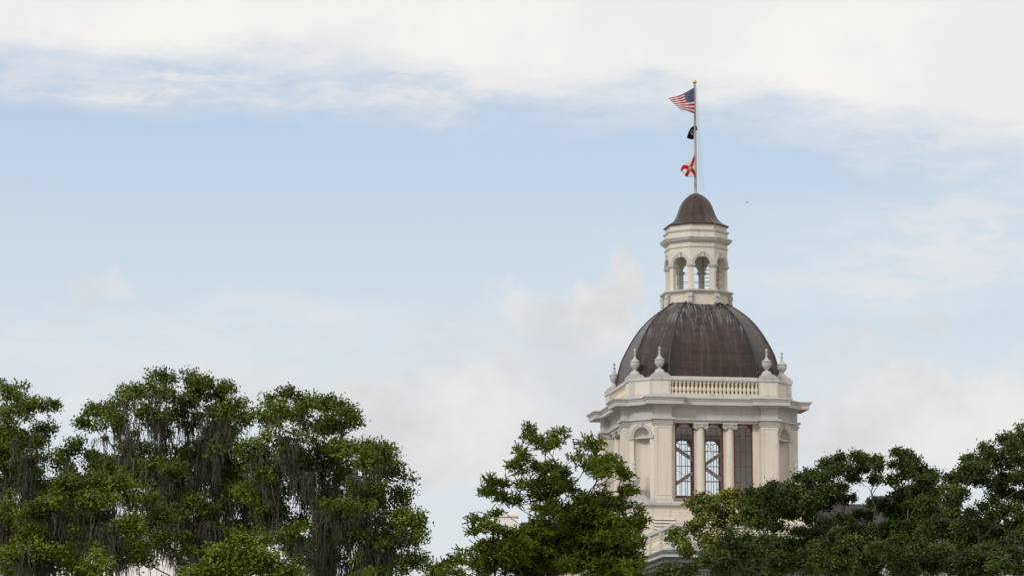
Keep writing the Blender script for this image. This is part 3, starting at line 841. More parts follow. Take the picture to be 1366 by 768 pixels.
# lower front block with eaves and balustrade
FX, FY = 4.72, -15.4
pz = lambda v: zt(v, 15.4)
blk = MB(); blk.box(-FX, FX, FY, -HB, 0.0, pz(734)); blk.build('front_wall', CREAM, tower)
ev = MB()
rect = [(-FX, FY), (FX, FY), (FX, 6.0), (-FX, 6.0)]
prof_loft(ev, rect, [(0.02, pz(759)), (0.12, pz(757)), (0.12, pz(752)), (0.62, pz(751.5)), (0.62, pz(746)), (0.70, pz(745.5)), (0.80, pz(738)), (0.80, pz(735.5)), (-0.2, pz(734.2))])
gut = MB()
prof_loft(gut, rect, [(0.70, pz(744.8)), (0.815, pz(744.6)), (0.83, pz(741.5)), (0.70, pz(741.2))], False, False)
gut.build('gutter', PALETRIM, tower)
mod = ev; x = -FX + 0.1
while x < FX: mod.box(x, x + 0.22, FY - 0.55, FY - 0.1, pz(757), pz(752.2)); x += 0.62
y = FY + 0.2
while y < 0: mod.box(-FX - 0.55, -FX - 0.1, y, y + 0.22, pz(757), pz(752.2)); y += 0.62
den = ev; x = -FX
while x < FX: den.box(x, x + 0.09, FY - 0.16, FY - 0.02, pz(768), pz(761)); x += 0.18
y = FY
while y < 0: den.box(-FX - 0.16, -FX - 0.02, y, y + 0.09, pz(768), pz(761)); y += 0.18
ev.build('front_cornice', DARKTRIM, tower)
def run_balustrade(p0, p1, first_solid, nb, singles):
    p0, p1 = Vector(p0), Vector(p1); L = (p1 - p0).length; ang = math.atan2(p1.y - p0.y, p1.x - p0.x)
    Mr = Matrix.Translation((p0.x, p0.y, 0)) @ Matrix.Rotation(ang, 4, 'Z')
    r_ = MB(); r_.M = Mr; b_ = None
    zt_, zb_ = pz(699.3), pz(733)
    r_.box(0.4, L, -0.16, 0.16, zb_ - 0.05, zb_ + 0.22); r_.box(0.4, L, -0.13, 0.13, zt_ - 0.24, zt_ - 0.17); r_.box(0.4, L, -0.20, 0.20, zt_ - 0.17, zt_)
    if first_solid: r_.box(0.3, first_solid, -0.14, 0.14, zb_ + 0.2, zt_ - 0.2)
    pos = first_solid + 0.15 if first_solid else 0.62; bay = 0
    o = r_.build('balustrade', PALETRIM, tower); pr_ = MB(); pr_.M = Mr
    xs = []
    while pos < L - 0.4:
        for j in range(nb):
            xs.append(pos + 0.14 + j * 0.28)
        pos += nb * 0.28
        pr_ = MB(); pr_.M = Mr; pr_.box(pos + 0.05, pos + 0.42, -0.18, 0.18, zb_ - 0.05, zt_ - 0.15); pos += 0.47; pr_.build('balustrade_pier', PALETRIM, o)
    for x in xs:
        if x < L - 0.2 and singles > 0:
            q = Mr @ Vector((x, 0, 0)); baluster(o, q.x, q.y, zb_ + 0.22, zt_ - 0.24 - zb_ - 0.22); singles -= 1
run_balustrade((-FX + 0.1, FY + 0.1), (-FX + 0.1, -HB - 0.05), 0, 9, 24)
run_balustrade((-FX + 0.1, FY + 0.1), (FX - 0.1, FY + 0.1), 1.7, 10, 24)
cp = MB(); cp.box(-FX - 0.16, -FX + 0.42, FY - 0.16, FY + 0.42, pz(733.5), pz(699.3) + 0.02); cp.box(-FX - 0.22, -FX + 0.48, FY - 0.22, FY + 0.48, pz(703), pz(698.8)); cp.build('corner_pier', PALETRIM, tower)
# wings with dark roofs, mostly behind the trees
def hip(name, u0, u1, v_ridge, v_eave, Y, depth, rise_in, wall_mat=CREAM):
    a, b = at(u0, v_eave, Y), at(u1, v_eave, Y); zr = at(u0, v_ridge, Y + depth / 2).z; ze = a.z
    inv = tower.matrix_basis.inverted()
    x0, x1 = a.x, b.x
    w = MB(); w.box(x0 + 0.5, x1 - 0.5, Y + 0.5, Y + depth - 0.5, 0, ze); w.M = None
    w.v = [tuple(inv @ Vector(p)) for p in w.v]
    w.build(name + '_wall', wall_mat, tower)
    r_ = MB(); r_.add([(x0, Y, ze), (x1, Y, ze), (x1, Y + depth, ze), (x0, Y + depth, ze), (x0 + rise_in, Y + depth / 2, zr), (x1 - rise_in, Y + depth / 2, zr)],
                     [(0, 1, 5, 4), (1, 2, 5), (2, 3, 4, 5), (3, 0, 4), (3, 2, 1, 0)])
    r_.v = [tuple(inv @ Vector(p)) for p in r_.v]
    r_.build(name + '_roof', SLATE, tower)
    c_ = MB(); c_.box(x0 - 0.1, x1 + 0.1, Y - 0.1, Y + depth + 0.1, ze - 0.45, ze - 0.02); c_.v = [tuple(inv @ Vector(p)) for p in c_.v]
    c_.build(name + '_eave', PALETRIM, tower)
hip('side_wing', 1128, 1312, 661, 711, 201.0, 9.0, 2.2)
hip('lower_wing', 686, 812, 696, 744, 196.0, 7.0, 0.4)
hip('end_wing', 1250, 1420, 720, 742, 188.0, 8.0, 1.5)
inv = tower.matrix_basis.inverted()
def chimney(name, u0, u1, v0, v1, Y, d, mat):
    a, b = at(u0, v1, Y), at(u1, v0, Y)
    c = MB(); c.box(a.x, b.x, Y, Y + d, a.z, b.z - 0.25); c.box(a.x - 0.12, b.x + 0.12, Y - 0.12, Y + d + 0.12, b.z - 0.25, b.z - 0.10); c.box(a.x - 0.04, b.x + 0.04, Y - 0.04, Y + d + 0.04, b.z - 0.10, b.z)
    c.v = [tuple(inv @ Vector(p)) for p in c.v]; c.build(name, mat, tower)
chimney('chimney', 663, 689, 683, 745, 205.0, 1.4, PALEWALL)
chimney('roof_block', 1100, 1131, 644, 712, 204.0, 2.5, TRIM)
# dark mansard behind the front balustrade
mr = MB(); mr.box(5.7, 12.0, -6.5, 4.0, 0, zt(708, 6)); mr.build('link_wall', CREAM, tower)
m2 = MB(); z0, z1 = zt(707.8, 6), zt(668, 4)
m2.add([(5.66, -6.6, z0), (12.1, -6.6, z0), (12.1, 4.1, z0), (5.66, 4.1, z0), (5.68, -3.6, z1), (11.4, -3.6, z1), (11.4, 2.1, z1), (5.68, 2.1, z1)], [(0, 1, 5, 4), (1, 2, 6, 5), (2, 3, 7, 6), (3, 0, 4, 7), (4, 5, 6, 7), (3, 2, 1, 0)])
m2.build('link_roof', SLATE, tower)

# ------------------------------------------------------------------ flagpole and flags
ptop = at(928.6, 113.5, TY)
pole = empty('flagpole', (TX, TY, z_bell - 0.05))
tag(pole, 'tall weathered flagpole with gold ball rising from the cupola roof', 'flagpole')
hp = ptop.z - z_bell + 0.05
p = MB(); p.lathe([(0.20, 0.0), (0.20, 0.06), (0.10, 0.10), (0.085, 0.2), (0.080, hp * 0.5), (0.062, hp - 0.08), (0.085, hp - 0.07), (0.085, hp)], 14); p.build('pole', POLEM, pole, 40)
p = MB(); p.lathe([(0.025, hp), (0.025, hp + 0.06)] + [(max(0.003, 0.125 * math.sin(PI * i / 12)), hp + 0.17 - 0.125 * math.cos(PI * i / 12)) for i in range(1, 13)], 18); p.build('ball', GOLD, pole, 50)
p = MB()
for dx in (0.0, 0.06):
    pts = [(0.10 + dx * 0.3 + dx * 0.2, -0.08, hp - 0.15)]
    for i in range(1, 9): f = i / 8; pts.append((0.11 + dx + 0.34 * f * f * (1 if dx else 0.55), -0.08, hp - 0.15 - f * (hp - 0.3)))
    p.tube(pts, [0.009] * len(pts), 4)
p.build('halyard', ROPE, pole)

def cloth_mat(name, fn):
    m, n, b, out = material(name)
    uv = n.n('ShaderNodeUVMap').outputs[0]; x, y, _ = n.sep(uv)
    n.put(b.inputs['Base Color'], fn(n, x, y)); b.inputs['Roughness'].default_value = 0.8; b.inputs['Specular IOR Level'].default_value = 0.1
    tr = n.n('ShaderNodeBsdfTranslucent'); n.t.links.new(b.inputs['Base Color'].links[0].from_socket, tr.inputs[0])
    mx = n.n('ShaderNodeMixShader'); mx.inputs[0].default_value = 0.3
    n.t.links.new(b.outputs[0], mx.inputs[1]); n.t.links.new(tr.outputs[0], mx.inputs[2]); n.t.links.new(mx.outputs[0], out.inputs[0])
    return m
RED, WHITE, BLUE = (0.58, 0.012, 0.035), (0.86, 0.85, 0.84), (0.035, 0.06, 0.19)
def us(n, x, y):                     # x 0 at hoist, y 1 at top
    odd = n.m('GREATER_THAN', n.m('MODULO', n.m('MULTIPLY', n.m('SUBTRACT', 1.0, y), 6.5), 1.0), 0.5)
    c = n.mix(odd, RED, WHITE)
    canton = n.m('MULTIPLY', n.m('LESS_THAN', x, 0.4), n.m('GREATER_THAN', y, 6 / 13))
    # staggered stars: two interleaved lattices
    cx = n.m('DIVIDE', x, 0.4); cy = n.m('DIVIDE', n.m('SUBTRACT', y, 6 / 13), 7 / 13)
    def lattice(nx, ny, ox, oy):
        fx = n.m('SUBTRACT', n.m('FRACT', n.m('ADD', n.m('MULTIPLY', cx, 6.0), ox)), 0.5)
        fy = n.m('SUBTRACT', n.m('FRACT', n.m('ADD', n.m('MULTIPLY', cy, 5.0), oy)), 0.5)
        d = n.m('SQRT', n.m('ADD', n.m('MULTIPLY', fx, fx), n.m('MULTIPLY', fy, fy)))
        return n.m('LESS_THAN', d, 0.15)
    st = n.m('MAXIMUM', lattice(6, 5, 0, 0), n.m('MULTIPLY', lattice(6, 5, 0.5, 0.5), n.m('MULTIPLY', n.m('LESS_THAN', n.m('ABSOLUTE', n.m('SUBTRACT', cx, 0.5)), 0.44), n.m('LESS_THAN', n.m('ABSOLUTE', n.m('SUBTRACT', cy, 0.5)), 0.43))))
    return n.mix(canton, c, n.mix(st, BLUE, WHITE))
def saltire(n, x, y):
    d1 = n.m('ABSOLUTE', n.m('SUBTRACT', x, y)); d2 = n.m('ABSOLUTE', n.m('SUBTRACT', n.m('ADD', x, y), 1.0))
    c = n.mix(n.m('LESS_THAN', n.m('MINIMUM', d1, d2), 0.155), WHITE, RED)
    rx = n.m('MULTIPLY', n.m('SUBTRACT', x, 0.5), 1.45); ry = n.m('SUBTRACT', y, 0.5)
    d = n.m('SQRT', n.m('ADD', n.m('MULTIPLY', rx, rx), n.m('MULTIPLY', ry, ry)))
    inner = n.mix(n.step(ry, -0.02, 0.03), n.mix(n.step(ry, -0.12, -0.07), (0.12, 0.2, 0.08), (0.18, 0.32, 0.42)), (0.55, 0.5, 0.36))
    c = n.mix(n.m('LESS_THAN', d, 0.17), c, (0.70, 0.33, 0.06))
    return n.mix(n.m('LESS_THAN', d, 0.135), c, inner)
def black(n, x, y):
    rx = n.m('MULTIPLY', n.m('SUBTRACT', x, 0.5), 1.4); ry = n.m('SUBTRACT', y, 0.55)
    d = n.m('SQRT', n.m('ADD', n.m('MULTIPLY', rx, rx), n.m('MULTIPLY', ry, ry)))
    c = n.mix(n.m('LESS_THAN', d, 0.23), (0.012, 0.014, 0.018), (0.30, 0.30, 0.29))
    return n.mix(n.m('LESS_THAN', n.m('ADD', n.m('MULTIPLY', n.m('ABSOLUTE', n.m('ADD', rx, 0.04)), 1.3), n.m('ABSOLUTE', n.m('ADD', ry, 0.05))), 0.17), c, (0.015, 0.017, 0.02))
def flag(name, mat, top_edge, bot_edge, depth, waves, Y0):
    """edges: photo pixels from hoist to fly; depth(s) in metres behind the pole"""
    nu, nv = 48, 28
    def curve(pts, s):
        n_ = len(pts) - 1; f = min(max(s * n_, 0), n_ - 1e-6); i = int(f); f -= i
        P = [Vector(pts[max(0, min(n_, i + j))]) for j in (-1, 0, 1, 2)]
        return 0.5 * ((2 * P[1]) + (P[2] - P[0]) * f + (2 * P[0] - 5 * P[1] + 4 * P[2] - P[3]) * f * f + (3 * P[1] - P[0] - 3 * P[2] + P[3]) * f ** 3)
    vs = []; uvs = []
    for j in range(nv + 1):
        t = j / nv
        for i in range(nu + 1):
            s = i / nu
            q = curve(top_edge, s) * (1 - t) + curve(bot_edge, s) * t
            dy = depth * s; rip = 0.0
            for am, fs_, ft, ph in waves:
                w_ = math.sin(2 * PI * (fs_ * s + ft * t) + ph); dy += am * w_ * min(1, s * 4); rip += am * 7 * math.cos(2 * PI * (fs_ * s + ft * t) + ph) * s
            P = at(q.x, q.y + rip * 0.35, Y0 + dy); vs.append(P); uvs.append((s, 1 - t))
    fs = [(j * (nu + 1) + i, j * (nu + 1) + i + 1, (j + 1) * (nu + 1) + i + 1, (j + 1) * (nu + 1) + i) for j in range(nv) for i in range(nu)]
    o0 = vs[0].copy(); me = bpy.data.meshes.new(name); me.from_pydata([tuple(p - o0) for p in vs], [], fs)
    ul = me.uv_layers.new(name='UVMap')
    for l in me.loops: ul.data[l.index].uv = uvs[l.vertex_index]
    me.shade_smooth(); me.materials.append(mat)
    o = bpy.data.objects.new(name, me); COL.objects.link(o); o.location = o0
    so = o.modifiers.new('cloth_thickness', 'SOLIDIFY'); so.thickness = 0.006
    return o
z = lambda x, y: (885 + x / 12.8, 100 + y / 12.8)
z2 = lambda x, y: (895 + x / 7.68, 160 + y / 7.68)
f1 = flag('flag', cloth_mat('striped_cloth', us), [z(532, 215), z(425, 275), z(300, 340), z(190, 372), z(85, 408)], [z(536, 665), z(470, 640), z(400, 610), z(335, 600), z(285, 590)],
          -1.6, [(0.13, 1.5, 0.35, 0.4), (0.06, 2.6, -0.4, 1.1)], TY - 0.05)
tag(f1, 'red and white striped flag with starry blue canton, flying at the pole top', 'flag')
f2 = flag('flag', cloth_mat('black_cloth', black), [z2(262, 62), z2(226, 66), z2(200, 88), z2(182, 125), z2(172, 150)], [z2(268, 104), z2(248, 130), z2(240, 170), z2(222, 202), z2(164, 188)],
          0.9, [(0.09, 2.0, 0.8, 0.2), (0.05, 3.0, -1.0, 1.0)], TY - 0.12)
tag(f2, 'black flag with pale emblem hanging crumpled midway down the pole', 'flag')
f3 = flag('flag', cloth_mat('saltire_cloth', saltire), [z2(246, 350), z2(222, 385), z2(180, 420), z2(130, 450), z2(98, 515)], [z2(254, 588), z2(235, 582), z2(210, 584), z2(180, 584), z2(150, 578)],
          -0.9, [(0.10, 1.6, 0.5, 0.9), (0.04, 3.0, 0.8, 0.0)], TY - 0.05)
tag(f3, 'white flag with red diagonal cross and round seal, lowest on the pole', 'flag')

# a bird far off in the sky
bp_ = at(996.5, 270, 320)
bird = MB(); bird.M = Matrix.Scale(0.42, 4); bird.tube([(-0.28, 0, 0), (-0.16, 0, 0.02), (0, 0, 0.03), (0.16, 0, 0.02), (0.24, 0, 0.03), (0.31, 0, 0.01)], [0.02, 0.05, 0.075, 0.06, 0.045, 0.006], 8)
for s in (-1, 1):
    bird.add([(0.10, 0.04 * s, 0.05), (-0.10, 0.04 * s, 0.04), (-0.06, 0.30 * s, 0.13), (0.10, 0.28 * s, 0.14), (-0.10, 0.62 * s, 0.06)], [(0, 1, 2, 3), (3, 2, 4)])
bird.add([(-0.22, 0.04, 0.0), (-0.22, -0.04, 0), (-0.42, -0.09, 0.0), (-0.42, 0.09, 0.0)], [(0, 1, 2, 3)])
bo = bird.build('bird', plain('dark_feather', (0.03, 0.03, 0.03), 0.8), None, 50, bp_)
tag(bo, 'tiny dark bird gliding in blue sky right of the flagpole', 'bird')

# ------------------------------------------------------------------ pale buildings far behind the left trees
def far_house(u0, u1, v_top, Y, depth, label, gable=None):
    a, b = at(u0, v_top, Y), at(u1, v_top, Y)
    root = empty('pale_building', ((a.x + b.x) / 2, Y, 0)); tag(root, label, 'building')
    w = (b.x - a.x) / 2; m = MB(); m.box(-w, w, 0, depth, 0, a.z); m.build('wall', PALEWALL, root)
    if gable:
        zr = at(u0, gable, Y).z
        r_ = MB(); r_.add([(-w - 0.3, -0.3, a.z), (w + 0.3, -0.3, a.z), (0, -0.3, zr), (-w - 0.3, depth + 0.3, a.z), (w + 0.3, depth + 0.3, a.z), (0, depth + 0.3, zr)], [(0, 1, 2), (5, 4, 3), (1, 4, 5, 2), (0, 2, 5, 3), (0, 3, 4, 1)])
        r_.build('roof', PALEWALL, root)
    else:
        r_ = MB(); r_.box(-w - 0.3, w + 0.3, -0.3, depth + 0.3, a.z, a.z + 0.5); r_.build('parapet', PALETRIM, root)
    win = MB()
    n_ = max(2, int(w * 2 / 4)); 
    for i in range(n_):
        x = -w + (i + 0.5) * 2 * w / n_
        f_ = MB(); f_.box(x - 0.6, x + 0.6, -0.06, 0.02, a.z - 7.4, a.z - 5.4); o = f_.build('window', PALETRIM, root)
        f_ = MB(); f_.box(x - 0.5, x + 0.5, -0.07, 0.0, a.z - 7.3, a.z - 5.5); f_.build('pane', plain('dark_pane', (0.10, 0.11, 0.12), 0.1), o)
far_house(-60, 300, 693, 262, 14, 'long pale building glimpsed through the moss at lower left')
far_house(545, 604, 775, 250, 12, 'pale gabled house peeping out between the big oak and the feathery tree', 757)

# ------------------------------------------------------------------ trees
def leaf_mat(name, cols, rough=0.5, trans=0.18, spec=0.18):
    m, n, b, out = material(name)
    co = objco(n)
    a = n.n('ShaderNodeAttribute', attribute_name='tint').outputs['Fac']
    big = n.noise(co, 0.9, 3, 0.5)
    f = n.m('ADD', n.m('MULTIPLY', a, 0.6), n.m('MULTIPLY', n.step(big, 0.3, 0.7), 0.4))
    c = n.ramp(f, [(i / (len(cols) - 1), cc) for i, cc in enumerate(cols)])
    n.put(b.inputs['Base Color'], c); b.inputs['Roughness'].default_value = rough; b.inputs['Specular IOR Level'].default_value = spec
    tr = n.n('ShaderNodeBsdfTranslucent'); n.put(tr.inputs[0], n.mix(0.5, c, (0.16, 0.22, 0.02)))
    mx = n.n('ShaderNodeMixShader'); mx.inputs[0].default_value = trans
    n.t.links.new(b.outputs[0], mx.inputs[1]); n.t.links.new(tr.outputs[0], mx.inputs[2]); n.t.links.new(mx.outputs[0], out.inputs[0])
    return m
def bark_mat(name, a, b_, moss):
    m, n, b, _ = material(name)
    co = objco(n); x, y, z = n.sep(co)
    f = n.noise(n.comb(n.m('MULTIPLY', x, 8.0), n.m('MULTIPLY', y, 8.0), n.m('MULTIPLY', z, 2.0)), 1.5, 5, 0.65)
    g_ = n.step(n.noise(co, 1.4, 4, 0.6), 0.5, 0.65)
    n.put(b.inputs['Base Color'], n.mix(n.m('MULTIPLY', g_, 0.6), n.mix(f, a, b_), moss)); b.inputs['Roughness'].default_value = 0.9
    bump(n, b, f, 0.6, 0.03); return m
OAKLEAF = leaf_mat('oak_leaf', [(0.0214, 0.0318, 0.0048), (0.0565, 0.0849, 0.0092), (0.1269, 0.174, 0.0182), (0.2257, 0.2539, 0.035)])
OAKLEAF2 = leaf_mat('yellow_oak_leaf', [(0.0278, 0.0404, 0.0043), (0.0671, 0.0967, 0.0082), (0.1363, 0.1834, 0.0163), (0.2192, 0.2617, 0.0314)])
DARKLEAF = leaf_mat('dark_oak_leaf', [(0.0125, 0.0199, 0.0053), (0.0308, 0.0479, 0.0097), (0.0657, 0.0973, 0.0172), (0.1378, 0.1538, 0.0333)])
FEATHER = leaf_mat('feathery_leaf', [(0.0343, 0.0495, 0.0044), (0.0776, 0.1103, 0.0085), (0.155, 0.2069, 0.0154), (0.2514, 0.2973, 0.029)], 0.6, 0.22, 0.12)
MAGNOLIA = leaf_mat('olive_leaf', [(0.0316, 0.0398, 0.0076), (0.0853, 0.0995, 0.0154), (0.18, 0.1939, 0.0261), (0.2951, 0.234, 0.0468)], 0.45, 0.15, 0.3)
BARK = bark_mat('oak_bark', (0.035, 0.028, 0.022), (0.11, 0.09, 0.07), (0.04, 0.05, 0.015))
BARK2 = bark_mat('reddish_bark', (0.07, 0.045, 0.032), (0.17, 0.11, 0.08), (0.10, 0.07, 0.05))
BARK3 = bark_mat('grey_bark', (0.07, 0.06, 0.045), (0.17, 0.145, 0.11), (0.07, 0.07, 0.035))
mm, mn, mb_, mo = material('grey_moss')
mt_ = mn.n('ShaderNodeAttribute', attribute_name='tint').outputs['Fac']
mc = mn.mix(mt_, (0.070, 0.066, 0.047), (0.165, 0.155, 0.115))
mn.put(mb_.inputs['Base Color'], mc); mb_.inputs['Roughness'].default_value = 1.0; mb_.inputs['Specular IOR Level'].default_value = 0.0
mtr = mn.n('ShaderNodeBsdfTranslucent'); mn.put(mtr.inputs[0], mc); mmx = mn.n('ShaderNodeMixShader'); mmx.inputs[0].default_value = 0.35
mm.node_tree.links.new(mb_.outputs[0], mmx.inputs[1]); mm.node_tree.links.new(mtr.outputs[0], mmx.inputs[2]); mm.node_tree.links.new(mmx.outputs[0], mo.inputs[0])
MOSS = mm

def unit(v): return v / np.maximum(np.linalg.norm(v, axis=-1, keepdims=True), 1e-9)

def colonise(start, attractors, step, kill, rng, bias=0.25, max_it=160, climb=0.5):
    def cost(a, p):
        dv = a[:, None] - p[None]; h = np.hypot(dv[..., 0], dv[..., 1]); d_ = np.sqrt(h * h + dv[..., 2] ** 2)
        return d_ + climb * np.maximum(0, 0.55 * h - dv[..., 2])
    """space colonisation: returns node positions and parents"""
    P = [np.array(p, float) for p in start[0]]; par = list(start[1])
    A = np.array(attractors, float); alive = np.ones(len(A), bool)
    N0 = np.array(P); d = cost(A, N0)
    near = d.argmin(1); nd = d[np.arange(len(A)), near]
    for it in range(max_it):
        idx = np.nonzero(alive)[0]
        if len(idx) == 0: break
        tgt = near[idx]; new_i = []
        order = np.argsort(tgt, kind='stable'); idx = idx[order]; tgt = tgt[order]
        uq, st = np.unique(tgt, return_index=True); st = list(st) + [len(tgt)]
        for k, u in enumerate(uq):
            a = idx[st[k]:st[k + 1]]
            v = unit(A[a] - P[u]).sum(0)
            if np.linalg.norm(v) < 1e-3: v = A[a[0]] - P[u]
            v = unit(v); v = unit(v + rng.normal(0, bias, 3))
            P.append(P[u] + v * step); par.append(int(u)); new_i.append(len(P) - 1)
        NP = np.array([P[i] for i in new_i])
        al = np.nonzero(alive)[0]
        d = cost(A[al], NP); j = d.argmin(1); dd = d[np.arange(len(al)), j]
        better = dd < nd[al]
        near[al[better]] = np.array(new_i)[j[better]]; nd[al[better]] = dd[better]
        td = np.linalg.norm(A - np.array(P)[near], axis=1); alive[td < kill] = False
        if it > 20 and not better.any(): 
            stuck = al[nd[al] > 0]
            # snap the remaining ones straight on
            for a in stuck[:400]:
                P.append(A[a]); par.append(int(near[a]))
            break
    return np.array(P), np.array(par)

def tree(name, label, cat, group, Y, lobes, base_u, leafm, bark, seed, kind='oak', trunk_r=0.35, fork_v=None, moss=0.0, moss_rows=None,
         sub_r=0.30, dens=1.0, leaf=(0.098, 0.058), spread=1.0, depth=1.6, trunk_lean=0.0, step=0.26, straight=False, fill=(), fork_r=None, lz=1.0, airy=0.50, shrink=0.6):
    rng = np.random.default_rng(seed)
    ppm = F_PX / Y                                  # pixels per metre
    base = at(base_u, 1087, Y + 0.9); base.z = 0
    root = empty(name, base); tag(root, label, cat, group)
    b0 = np.array(base)
    # ---- leaf clumps fill each lobe
    clumps = []; crad = []; up = []
    lob_c = []
    lobes = list(lobes); n_own = len(lobes)
    for u0, u1, v0, v1, n_f, d0, d1 in fill:
        for _ in range(n_f): lobes.append((rng.uniform(u0, u1), rng.uniform(v0, v1), rng.uniform(28, 44), rng.uniform(16, 26), rng.uniform(d0, d1)))
    for li, lb in enumerate(lobes):
        u, v, rx, rz = lb[:4]; dy = lb[4] if len(lb) > 4 else rng.uniform(-depth, depth)
        c = np.array(at(u, v, Y + dy)); ax = rx / ppm; az_ = rz * lz / ppm; ax = max(0.35 * ax, ax - shrink * sub_r); az_ = max(0.35 * az_, az_ - 0.85 * shrink * sub_r); ay = min(ax, az_ * 1.4, 1.5)
        lob_c.append(c)
        vol = ax * ay * az_
        vol = max(vol, 0.03); n = max(3, int(round(6.5 * vol ** 0.70 / (sub_r ** 1.75) * dens * 0.62)))
        if li < n_own: n = max(3, int(n * airy))
        q = unit(rng.normal(size=(n * 3, 3))) * (rng.random((n * 3, 1)) ** 0.42)
        kept = []
        for p in q:                                 # poisson-like
            w = p * np.array([ax, ay, az_])
            if all(np.linalg.norm((w - k) * np.array([1, 0.8, 1.15])) > sub_r * 0.68 for k in kept): kept.append(w)
            if len(kept) >= n: break
        for w in kept:
            clumps.append(c + w); crad.append(sub_r * rng.uniform(0.6, 1.2)); up.append(unit(w + np.array([0, 0, 0.5 * az_ + 0.05])))
        if li < n_own:                              # sprays that stand out of the lobe
            for _ in range(3):
                d_ = unit(rng.normal(size=3) + np.array([0, -0.2, 0.45])); w = d_ * np.array([ax, ay, az_]) * rng.uniform(0.9, 1.12) + d_ * rng.uniform(0.0, 0.14)
                clumps.append(c + w); crad.append(rng.uniform(0.12, 0.20) * sub_r / 0.30); up.append(d_)
    clumps = np.array(clumps); crad = np.array(crad); up = np.array(up)
    # ---- sprig points: shells of the clumps, flattened below
    sp = []; sn = []; sct = []
    for c, r, u_ in zip(clumps, crad, up):
        n = max(6, int(38 * (r / 0.42) ** 2 * dens))
        d = unit(rng.normal(size=(n, 3)))
        d[:, 2] = np.where(d[:, 2] < -0.2, -d[:, 2] * 0.6, d[:, 2])
        rr = r * (rng.random((n, 1)) ** 0.35) * rng.uniform(0.75, 1.15, (n, 1))
        sct.append(np.full(n, rng.random())); sp.append(c + d * rr * np.array([1.05, 1.05, 0.82 if kind != 'feather' else 1.15])); sn.append(unit(d + 0.4 * u_))
    sp = np.vstack(sp); sn = np.vstack(sn); sct = np.concatenate(sct)
    # ---- skeleton
    fz = at(base_u, fork_v, Y).z if fork_v else 0.45 * clumps[:, 2].max()
    fz = max(fz, 2.0); k = max(3, int(fz / 0.5)); tr = []
    for i in range(k + 1):
        f = i / k; tr.append(b0 + np.array([trunk_lean * f * f, 0.15 * math.sin(3 * f), fz * f]))
    par = [-1] + list(range(k))
    attr = [clumps]
    pick = rng.random(len(sp)) < (0.10 if kind != 'feather' else 0.06); attr.append(sp[pick])
    P, par = colonise((tr, par), np.vstack(attr), step, step * 1.05, rng, 0.16 if straight else 0.30, climb=0.9 if straight else 0.45)
    nP = len(P); kids = [[] for _ in range(nP)]
    for i in range(1, nP):
        if par[i] >= 0: kids[par[i]].append(i)
    # small wobble of the twigs
    P[k + 1:] += rng.normal(0, 0.022 if not straight else 0.012, (nP - k - 1, 3))
    rad = np.zeros(nP); order = []
    stack = [0]
    while stack:
        i = stack.pop(); order.append(i); stack += kids[i]
    rt = 0.0085; ex = 2.15
    for i in reversed(order):
        rad[i] = max(rt, sum(rad[j] ** ex for j in kids[i]) ** (1 / ex)) if kids[i] else rt
    sc = trunk_r / rad[0] if rad[0] > 0 else 1
    rad = rt + (rad - rt) * sc if sc < 1 else rad * np.where(rad > 0.04, 1 + (sc - 1) * np.clip((rad - 0.04) / (rad[0] - 0.04 + 1e-6), 0, 1), 1)
    fr_ = fork_r or trunk_r * 0.6
    for i in range(nP): rad[i] = min(rad[i], fr_)
    for i in range(k + 1): rad[i] = trunk_r + (min(fr_, rad[i]) - trunk_r) * (i / k) ** 0.8
    tm = MB(); done = set(); starts = [(0, None)]
    while starts:
        i, pr = starts.pop(); chain = [pr, i] if pr is not None else [i]
        while kids[i]:
            ks = sorted(kids[i], key=lambda j: -rad[j])
            for j in ks[1:]: starts.append((j, i))
            chain.append(ks[0]); i = ks[0]
        if len(chain) < 2: continue
        pts = [P[j] - b0 for j in chain]; rr = [rad[j] for j in chain]
        if pr is not None: rr[0] = min(rr[0], rr[1] * 1.15)
        rr[-1] *= 0.5
        tm.tube(pts, rr, 8 if max(rr) > 0.12 else (6 if max(rr) > 0.04 else 4), False)
    tmesh = bpy.data.meshes.new('trunk'); tmesh.from_pydata(tm.v, [], tm.f); tmesh.shade_smooth(); tmesh.materials.append(bark)
    to = bpy.data.objects.new('trunk', tmesh); COL.objects.link(to); to.parent = root
    # ---- leaves
    nl = {'oak': 14, 'feather': 20, 'magnolia': 7}[kind]
    S = np.repeat(sp, nl, axis=0); SN = np.repeat(sn, nl, axis=0); n = len(S)
    ct = np.repeat(0.55 * sct + 0.45 * rng.random(len(sp)), nl)
    L = leaf[0] * rng.uniform(0.65, 1.3, (n, 1)); Wd = leaf[1] * rng.uniform(0.7, 1.2, (n, 1))
    if kind == 'feather':                           # fronds: needles set along a drooping twig
        fd = unit(sn * np.array([1, 1, 0.8]) + rng.normal(0, 0.6, sn.shape) + np.array([0, 0, 0.25])); FD = np.repeat(fd, nl, axis=0)
        tpos = np.tile(np.linspace(-0.5, 0.5, nl), len(sp))[:, None]
        flen = 0.30
        S = S + FD * tpos * flen + np.array([0, 0, -0.06]) * (tpos + 0.5) ** 2
        D = unit(FD * 0.8 + rng.normal(0, 0.75, (n, 3)) + np.array([0, 0, -0.25]))
    else:
        S = S + rng.normal(0, 0.085 if kind == 'oak' else 0.10, (n, 3))
        D = unit(SN * 0.7 + rng.normal(0, 0.75, (n, 3)))
    nrm = unit(SN * 0.85 + np.array([0, 0, 0.45]) + rng.normal(0, 0.38, (n, 3)))
    side = unit(np.cross(D, nrm)); nrm = np.cross(side, D)
    fold = nrm * Wd * 0.25
    V = np.empty((n, 4, 3))
    V[:, 0] = S - D * L * 0.5; V[:, 2] = S + D * L * 0.5
